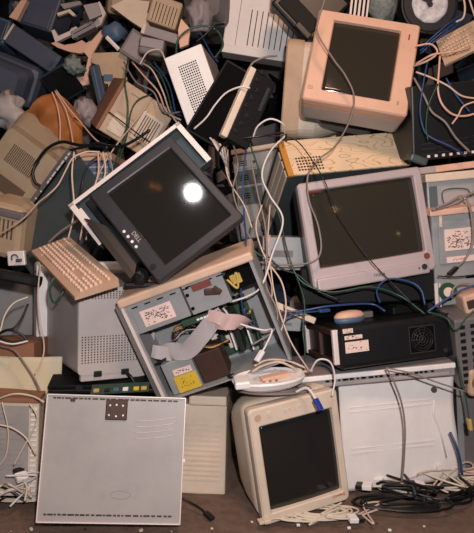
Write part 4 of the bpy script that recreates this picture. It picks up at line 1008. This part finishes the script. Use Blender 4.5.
cable(C_('beige'), [(42,254,2.15),(40,270,2.14),(38,295,2.12),(40,320,2.10),(44,345,2.08),(42,360,2.05),(35,374,2.0)], 'beige cable hanging down the rim of the backwards CRT', .0030)
cable(C_('cream'), [(0,332,2.1),(5,315,2.12),(14,303,2.14),(28,297,2.16)], 'cream cable arching in front of the blue grey case panel', .0034)
cable(M_['cblk'], [(28,304,2.15),(22,318,2.12),(14,328,2.1),(6,330,2.1)], 'black cable bending in front of the blue grey case panel', .0045)
cable(M_['cblk'], [(-5,336,2.06),(8,330,2.05),(20,334,2.05),(26,340,2.05),(12,342,2.04),(0,338,2.04)], 'black cable bundle lying on the flat cardboard box', .0055)
cable(C_('white'), [(-5,340,2.02),(12,344,2.02),(28,341,2.04)], 'white cable lying on the flat cardboard box', .0034)
cable(C_('grey'), [(0,346,2.04),(14,350,2.02),(25,364,2.0),(34,378,1.98),(40,390,1.94)], 'olive grey cable hanging over the cream paper sheet', .0034)
cable(C_('cream'), [(-5,400,1.92),(14,394,1.90),(32,396,1.90),(44,402,1.88)], 'cream cable arching over the top of the case with printed sheets', .0034)
cable(C_('cream'), [(30,404,1.9),(37,416,1.9),(34,428,1.9),(22,450,1.9),(14,465,1.9)], 'cream cable looping over the right of the printed sheets', .0030)
cable(C_('cream'), [(-4,424,1.9),(12,428,1.9),(26,438,1.9),(36,455,1.9)], 'cream cable curving across the middle of the printed sheets', .0030)
cable(C_('cream'), [(2,402,1.9),(8,430,1.9),(6,455,1.9),(-4,470,1.9)], 'cream cable hanging at the left of the printed sheets', .0026)
# top right
cable(C_('pink'), [(416,46,2.3),(430,44,2.28),(437,50,2.26),(435,56,2.26),(425,62,2.26),(414,66,2.3)], 'pinkish cable hooked around the right edge of the top CRT', .0040)
cable(C_('pink'), [(416,64,2.3),(432,55,2.26),(445,53,2.26),(458,51,2.26),(470,48,2.28)], 'pinkish cable passing under the brownish keyboard', .0042)
cable(C_('pink'), [(440,56,2.26),(439,70,2.24),(438,90,2.22),(442,104,2.2),(452,114,2.2),(465,116,2.2),(480,112,2.2)], 'pinkish cable hanging down in front of the black stereo unit', .0042)
cable(C_('grey'), [(414,78,2.26),(424,96,2.22),(432,112,2.2),(445,122,2.18),(456,138,2.18),(470,152,2.18)], 'grey cable slanting across the black stereo unit', .0042)
cable(C_('beige'), [(416,72,2.26),(432,78,2.24),(448,86,2.22),(462,96,2.22),(480,99,2.22)], 'beige cable crossing high over the black stereo unit', .0038)
cable(C_('pink'), [(452,124,2.19),(458,116,2.19),(464,106,2.2),(480,100,2.2)], 'short pinkish cable forking on the black stereo unit', .0036)
cable(C_('blue'), [(428,60,2.28),(424,80,2.24),(420,110,2.2),(424,130,2.19),(432,138,2.18),(450,146,2.17),(466,156,2.17)], 'blue cable drooping in front of the black stereo unit', .0036)
cable(C_('green'), [(438,84,2.22),(429,104,2.2),(426,125,2.19),(428,140,2.18)], 'green cable beside the blue one on the black stereo unit', .0032)
cable(C_('blue'), [(446,78,2.24),(456,95,2.22),(470,112,2.2)], 'short blue cable at the right of the black stereo unit', .0036)
for i, lab in enumerate(('upper dark blue cable between the round drum and the keyboard', 'middle dark blue cable between the round drum and the keyboard', 'lower dark blue cable between the round drum and the keyboard')):
    cable(C_('blue'), [(420,48+i*3,2.42),(434,36+i*3,2.4),(448,24+i*4,2.4),(462,14+i*4,2.42)], lab, .0036)
cable(C_('beige'), [(463,-5,2.3),(465,8,2.3),(463,18,2.3),(456,22,2.3)], 'beige cable dropping onto the brownish keyboard from the top edge', .0040)
cable(C_('beige'), [(468,-5,2.3),(472,8,2.3),(476,20,2.3)], 'outer beige cable at the top right corner', .0036)
cable(C_('grey'), [(432,210,2.06),(445,207,2.06),(458,202,2.05),(468,195,2.06),(480,190,2.06)], 'twisted grey cable lying on the grey case with printed label', .0050)
cable(C_('grey'), [(436,208,2.05),(450,202,2.05),(462,196,2.05),(470,208,2.04),(473,240,2.04),(466,258,2.04),(456,268,2.03)], 'grey cable hanging in front of the printed drive label', .0042, plug=M_['cblk'])
cable(M_['cblk'], [(438,276,2.06),(452,277,2.06),(466,276,2.06),(480,274,2.06)], 'thin black cable across the grey case with printed label', .0026)
cable(C_('green'), [(428,312,1.98),(446,318,1.98),(456,330,1.96),(466,318,1.98),(480,305,1.98)], 'green cable looping over the right end of the projector', .0034)
cable(C_('grey'), [(452,298,2.02),(454,288,2.02),(464,283,2.02),(480,284,2.0)], 'grey cable bowed at the right edge above the orange tan housing', .0040)
cable(C_('green'), [(457,356,1.96),(461,376,1.95),(466,400,1.94),(469,420,1.94)], 'green wire hanging at the right of the white case', .0032, plug=M_['gold'])
cable(C_('blue'), [(450,432,2.0),(456,446,1.98),(460,460,1.98),(462,474,1.98)], 'bright blue cable tucked beside the white case at the right', .0050)
# hanging over the white case
cable(C_('grey'), [(386,368,1.93),(394,382,1.92),(402,405,1.93),(405,430,1.94),(404,460,1.95),(402,482,1.95)], 'grey cable hanging down the middle of the white blank-faced case', .0034)
cable(C_('grey'), [(386,368,1.93),(410,373,1.92),(436,382,1.92),(466,392,1.92)], 'grey cable running right across the top of the white case', .0030)
cable(C_('white'), [(310,372,1.92),(318,360,1.90),(330,362,1.90),(335,378,1.9),(332,396,1.86)], 'white cable arching at the top right of the bottom CRT', .0034)
# plug hanging on the bottom CRT
cable(C_('white'), [(296,392,1.86),(306,388,1.84),(312,393,1.82),(316,400,1.81)], 'short pale cable ending in a blue plug on the bottom CRT', .0050, plug=M_['plugblue'])
# coils under the hub
def coil(c, rx, ry, n, m, label, r=.003, tilt=0, seed=1, rise=.0012, name='cable_coil'):
    rnd = random.Random(seed); pts = []
    N = int(n*14)
    ph = [rnd.uniform(0, 6.28) for _ in range(4)]
    for k in range(N+1):
        a = 2*math.pi*k/14
        q = 1 + .13*math.sin(a*.31+ph[0]) + .08*math.sin(a*.73+ph[1])
        x = rx*q*math.cos(a) + .02*math.sin(a*.21+ph[2]); y = ry*q*math.sin(a) + .012*math.sin(a*.17+ph[3])
        z = r + rise*k/14*1.0 + abs(.006*math.sin(a*.57+ph[1]))
        pts.append(Vector(c) + Vector((x, y + 0, z)))
    o = MB().tube(spline(pts, 2), r, 6).build(name, m); return tag(o, label, 'cable')
coil(at(272, 392, 1.93), .10, .05, 5, C_('grey'), 'flat coil of grey cable under the oval device on the bottom CRT', .0045, seed=4)
coil(at(262, 378, 1.96), .08, .03, 3, M_['cblk'], 'black cable coil behind the oval device', .004, seed=14)
coil(at(294, 374, 1.96), .05, .02, 3, C_('beige'), 'beige cable bundle on the right end of the oval device', .004, seed=24)
# ground cables, front right
F = lambda px, py: atz(px, py, .004)
def tangle(x0, y0, x1, y1, n, m, label, r, seed, zmax=.05):
    rnd = random.Random(seed); pts = []
    for i in range(n):
        q = F(rnd.uniform(x0, x1), rnd.uniform(y0, y1)); q.z = r + rnd.uniform(0, zmax); pts.append(q)
    o = MB().tube(spline(pts, 8), r, 6).build('cable', m); return tag(o, label, 'cable')
tangle(352, 486, 470, 512, 9, M_['cblk'], 'thick black cable snaking across the ground in front of the white case', .0048, 31)
tangle(375, 488, 450, 516, 8, M_['cblk'], 'black cable knotted over the snaking one in front of the white case', .0048, 32, .07)
tangle(430, 484, 490, 524, 8, M_['cblk'], 'black cable running out at the lower right corner', .0044, 33)
tangle(400, 470, 480, 500, 9, C_('cream'), 'cream cable heaped against the white case at the right', .0038, 34, .07)
tangle(285, 505, 350, 526, 8, C_('cream'), 'cream cable strewn loosely at the foot of the bottom CRT', .0036, 35, .03)
tangle(-10, 498, 42, 512, 11, C_('white'), 'white cable heaped at the lower left beside the pale side panel', .0036, 36, .13)
tangle(-10, 500, 40, 514, 9, C_('cream'), 'cream cable tangled through the white ones at the lower left', .0036, 37, .10)
tangle(-10, 500, 30, 510, 6, M_['cblk'], 'black cable under the pale ones at the lower left', .0044, 47, .06)
tangle(405, 480, 480, 500, 8, C_('beige'), 'beige cable looping over the heap against the white case', .0036, 48, .08)
tangle(350, 500, 400, 528, 6, C_('beige'), 'beige cable under the black ones at the lower right', .0034, 38, .02)
coil(F(322, 515), .085, .035, 7, C_('cream'), 'cream cable coil on the ground at the foot of the bottom CRT', .0034, seed=5)
coil(F(300, 520), .05, .02, 4, C_('cream'), 'small cream cable coil left at the foot of the bottom CRT', .0034, seed=6)
coil(F(400, 506), .13, .05, 6, M_['cblk'], 'large black cable coil on the ground in front of the white case', .0042, seed=7)
coil(F(442, 497), .09, .05, 5, M_['cblk'], 'black cable tangle on the ground towards the right corner', .0042, seed=8)
coil(F(446, 486), .10, .05, 7, C_('cream'), 'cream cable coil on the ground at the lower right corner', .0036, seed=9)
coil(F(408, 490), .10, .025, 4, C_('cream'), 'cream cable lying along the foot of the white case', .0036, seed=10)
coil(F(470, 470), .08, .05, 7, C_('beige'), 'beige cable bunch on the ground at the right edge', .0036, seed=11)
blob('rag', F(402, 481), (.10, .04, .022), M_['brown'], 'dark brown rag lying on the ground at the foot of the white case', 'rag', 6, .25)
coil(F(18, 498), .11, .04, 6, C_('cream'), 'cream cable coil on the ground at the lower left corner', .0036, seed=12)
coil(F(28, 488), .07, .03, 5, C_('cwhite' if 0 else 'white'), 'whitish cable loops beside the foot of the pale side panel', .0034, seed=13)
coil(F(12, 490), .05, .03, 3, M_['cblk'], 'black cable loops among the cream ones at the lower left corner', .004, seed=15)
def plug(p, ang, m1, m2, label, s=1.0, tilt=0):
    t = thing('cable_plug', Matrix.Translation(p) @ Matrix.Rotation(R(ang), 4, 'Z') @ Matrix.Rotation(R(tilt), 4, 'Y'), label, 'plug')
    MB().b(0, .030*s, -.018*s, .018*s, 0, .016*s, .003).build('housing', m1, t)
    MB().b(.0301*s, .050*s, -.016*s, .016*s, .002*s, .014*s, .002).build('shell', m2, t)
    MB().tube(spline([(0, 0, .008*s), (-.03*s, .0, .008*s), (-.07*s, .02*s, .004*s)]), .0034, 6).build('cord', M_['ccream'], t)
plug(F(384, 490)+Vector((0, 0, .03)), 150, M_['white'], M_['blk'], 'upper of two white monitor plugs with black ends in front of the white case', 1.1, 10)
plug(F(372, 497)+Vector((0, 0, .03)), 160, M_['white'], M_['blk'], 'lower left of two white monitor plugs with black ends in front of the white case', 1.1, 5)
plug(F(348, 524)+Vector((0, 0, .01)), 10, M_['white'], M_['blk'], 'white plug with a black end lying on the cream coil by the bottom CRT', 1.0, 5)
plug(F(424, 496)+Vector((0, 0, .03)), 180, M_['white'], M_['blk'], 'white plug lying on the black cables near the lower right corner', 1.1, -8)
plug(F(270, 524)+Vector((0, 0, .008)), 200, M_['beige'], M_['beige'], 'beige plug at the lower left foot of the bottom CRT', .8, 0)
plug(F(24, 508)+Vector((0, 0, .09)), 130, M_['white'], M_['blk'], 'white plug with a black end on the cream coil at the lower left', 1.1, -25)
o = cable(M_['cblk'], [(180,496,1.93),(190,502,1.92),(200,508,1.90),(206,513,1.88)], 'black power cord with a plug on the ground right of the pale side panel', .004, plug=M_['blk'])
# loose debris on the ground
rnd = random.Random(77)
for i in range(14):
    p = atz(rnd.uniform(5, 470), rnd.uniform(520, 532), .003); s = rnd.uniform(.004, .012)
    o = MB().box((0, 0, s*.3), (s, s*.7, s*.6), Matrix.Rotation(rnd.uniform(0, 3), 3, 'Z'), .001).build('debris_chip', rnd.choice([M_['brown'], M_['white'], M_['beige']])); o.location = p
    tag(o, 'tiny chip of debris on the brown ground in the foreground', 'debris', 'debris chips on the ground')
cable(C_('grey'), [(232,140,2.2),(238,165,2.16),(233,190,2.12),(240,215,2.08),(250,238,2.04)], 'grey cable close to the right corner of the charcoal flat monitor', .0032)
cable(C_('beige'), [(228,150,2.2),(226,168,2.18),(232,186,2.15),(244,205,2.1),(252,228,2.06)], 'beige cable hugging the right corner of the charcoal flat monitor', .0030)
cable(C_('beige'), [(262,205,2.1),(256,225,2.08),(260,245,2.04),(268,262,2.02),(282,283,1.98),(286,310,1.95),(280,335,1.93)], 'beige brown cable hanging in the gap right of the opened case', .0032)
cable(C_('pink'), [(270,235,2.06),(266,262,2.02),(272,288,1.99),(270,310,1.97)], 'pinkish cable in the gap right of the opened case', .0028)
cable(C_('green'), [(252,222,2.08),(249,240,2.06),(258,254,2.04),(272,258,2.02)], 'dark green cable bent near the top right corner of the opened case', .0036)
cable(M_['cblk'], [(262,250,2.06),(280,268,2.05),(298,275,2.05),(316,290,2.04),(340,300,2.03)], 'black cable in the shadow under the silver CRT', .0042)
cable(C_('beige'), [(300,372,1.93),(290,366,1.92),(278,362,1.92),(262,366,1.93),(252,372,1.93)], 'beige brown cable bundle over the back of the oval device', .0046)
cable(C_('beige'), [(306,368,1.93),(288,361,1.93),(268,360,1.94),(254,366,1.94)], 'second beige cable behind the oval device', .0042)
for i in range(6):
    cable(C_(['white','beige','grey'][i % 3]), [(206+i*2,134+i,2.3),(212+i*3,140+i*2,2.26),(218+i*2,150+i*3,2.22),(224+i,158+i*4,2.18)], 'strand of the cable bundle above the right edge of the steel chassis', .0040, group='cable bundle above the steel chassis')
# beige sticks in the mid gap: edges of cards and trays
for (px, py, Y, ux, L, hh, m, lab) in ((275, 296, 2.08, (1, 0, -.42), .15, .022, 'beige', 'cream plastic bar sticking out between the opened case and the projector'),
                                     (268, 318, 2.12, (1, 0, -.05), .12, .05, 'steel', 'grey drive unit lying behind the right wall of the opened case'),
                                     (262, 258, 2.16, (1, .1, -.02), .16, .12, 'steel', 'light grey box in the gap left of the silver CRT')):
    t = slab_from('drive_unit' if m == 'steel' else 'plastic_bar', lab, 'drive' if m == 'steel' else 'bar', at(px, py+12, Y), ux, (0, 0, 1), L, hh, .12 if m == 'steel' else .02, .003, m, 'body')
    MB().b(L*.2, L*.7, -.002, .001, hh*.4, hh*.6).build('slot', M_['dgrey'], t)
# ---------------------------------------------------------------- light
def area(name, loc, tgt, size, power, col):
    l = bpy.data.lights.new(name, 'AREA'); l.size = size; l.energy = power; l.color = col; l.shape = 'DISK'
    o = bpy.data.objects.new(name, l); COL.objects.link(o); o.location = loc
    o.rotation_euler = (Vector(tgt) - Vector(loc)).to_track_quat('-Z', 'Y').to_euler(); return o
def bulb(name, loc, r, power, col):
    l = bpy.data.lights.new(name, 'POINT'); l.shadow_soft_size = r; l.energy = power; l.color = col
    o = bpy.data.objects.new(name, l); COL.objects.link(o); o.location = loc; return o
area('flash_lamp', (.10, -.05, 1.22), (0, 2.0, .85), .06, 38, (1, .95, .96))
area('work_lamp', (.3, .7, 3.0), (.1, 2.2, .8), .5, 32, (1, .62, .42))
def mirror_lamp(k, px, py, dist, r, power, col, name, ysurf=.012):
    w, d, h, M = pose(k); n = (M.to_3x3() @ Vector((0, -1, 0))).normalized(); p0 = M @ Vector((0, ysurf, h/2))
    v = ray(px, py).normalized(); c = Vector((0, 0, CH)); s = (p0-c).dot(n)/v.dot(n); q = c + v*s
    rf = v - 2*v.dot(n)*n; print('LAMP', name, (q+rf*dist)[:]); return bulb(name, q+rf*dist, r, power, col)
mirror_lamp('dell', 193, 193, 1.15, .042, 6, (1, .98, .95), 'glare_lamp')  # unseen lamp added so its reflection makes the flat monitor's glare
mirror_lamp('dell', 152, 186, 1.9, .005, .03, (1, .35, .08), 'glint_bulb')  # unseen orange bulbs added for the small glints on the flat monitor
mirror_lamp('dell', 158, 187, 1.9, .005, .03, (1, .35, .08), 'glint_bulb')
mirror_lamp('crt_silver', 320, 196, 1.6, .006, .10, (1, .55, .25), 'glint_bulb')  # unseen bulbs added for the orange glints on the silver CRT's screen
mirror_lamp('crt_silver', 323, 201, 1.6, .006, .10, (1, .55, .25), 'glint_bulb')
mirror_lamp('crt_silver', 413, 243, 1.6, .005, .05, (1, .5, .2), 'glint_bulb')
W = bpy.data.worlds.new('world'); SC.world = W; W.use_nodes = True
bg = W.node_tree.nodes['Background']; bg.inputs[0].default_value = (.36, .40, .50, 1); bg.inputs[1].default_value = .08
SC.view_settings.view_transform = 'Standard'; SC.view_settings.look = 'None'; SC.view_settings.gamma = 1; SC.view_settings.exposure = 0
SC.view_settings.use_curve_mapping = False
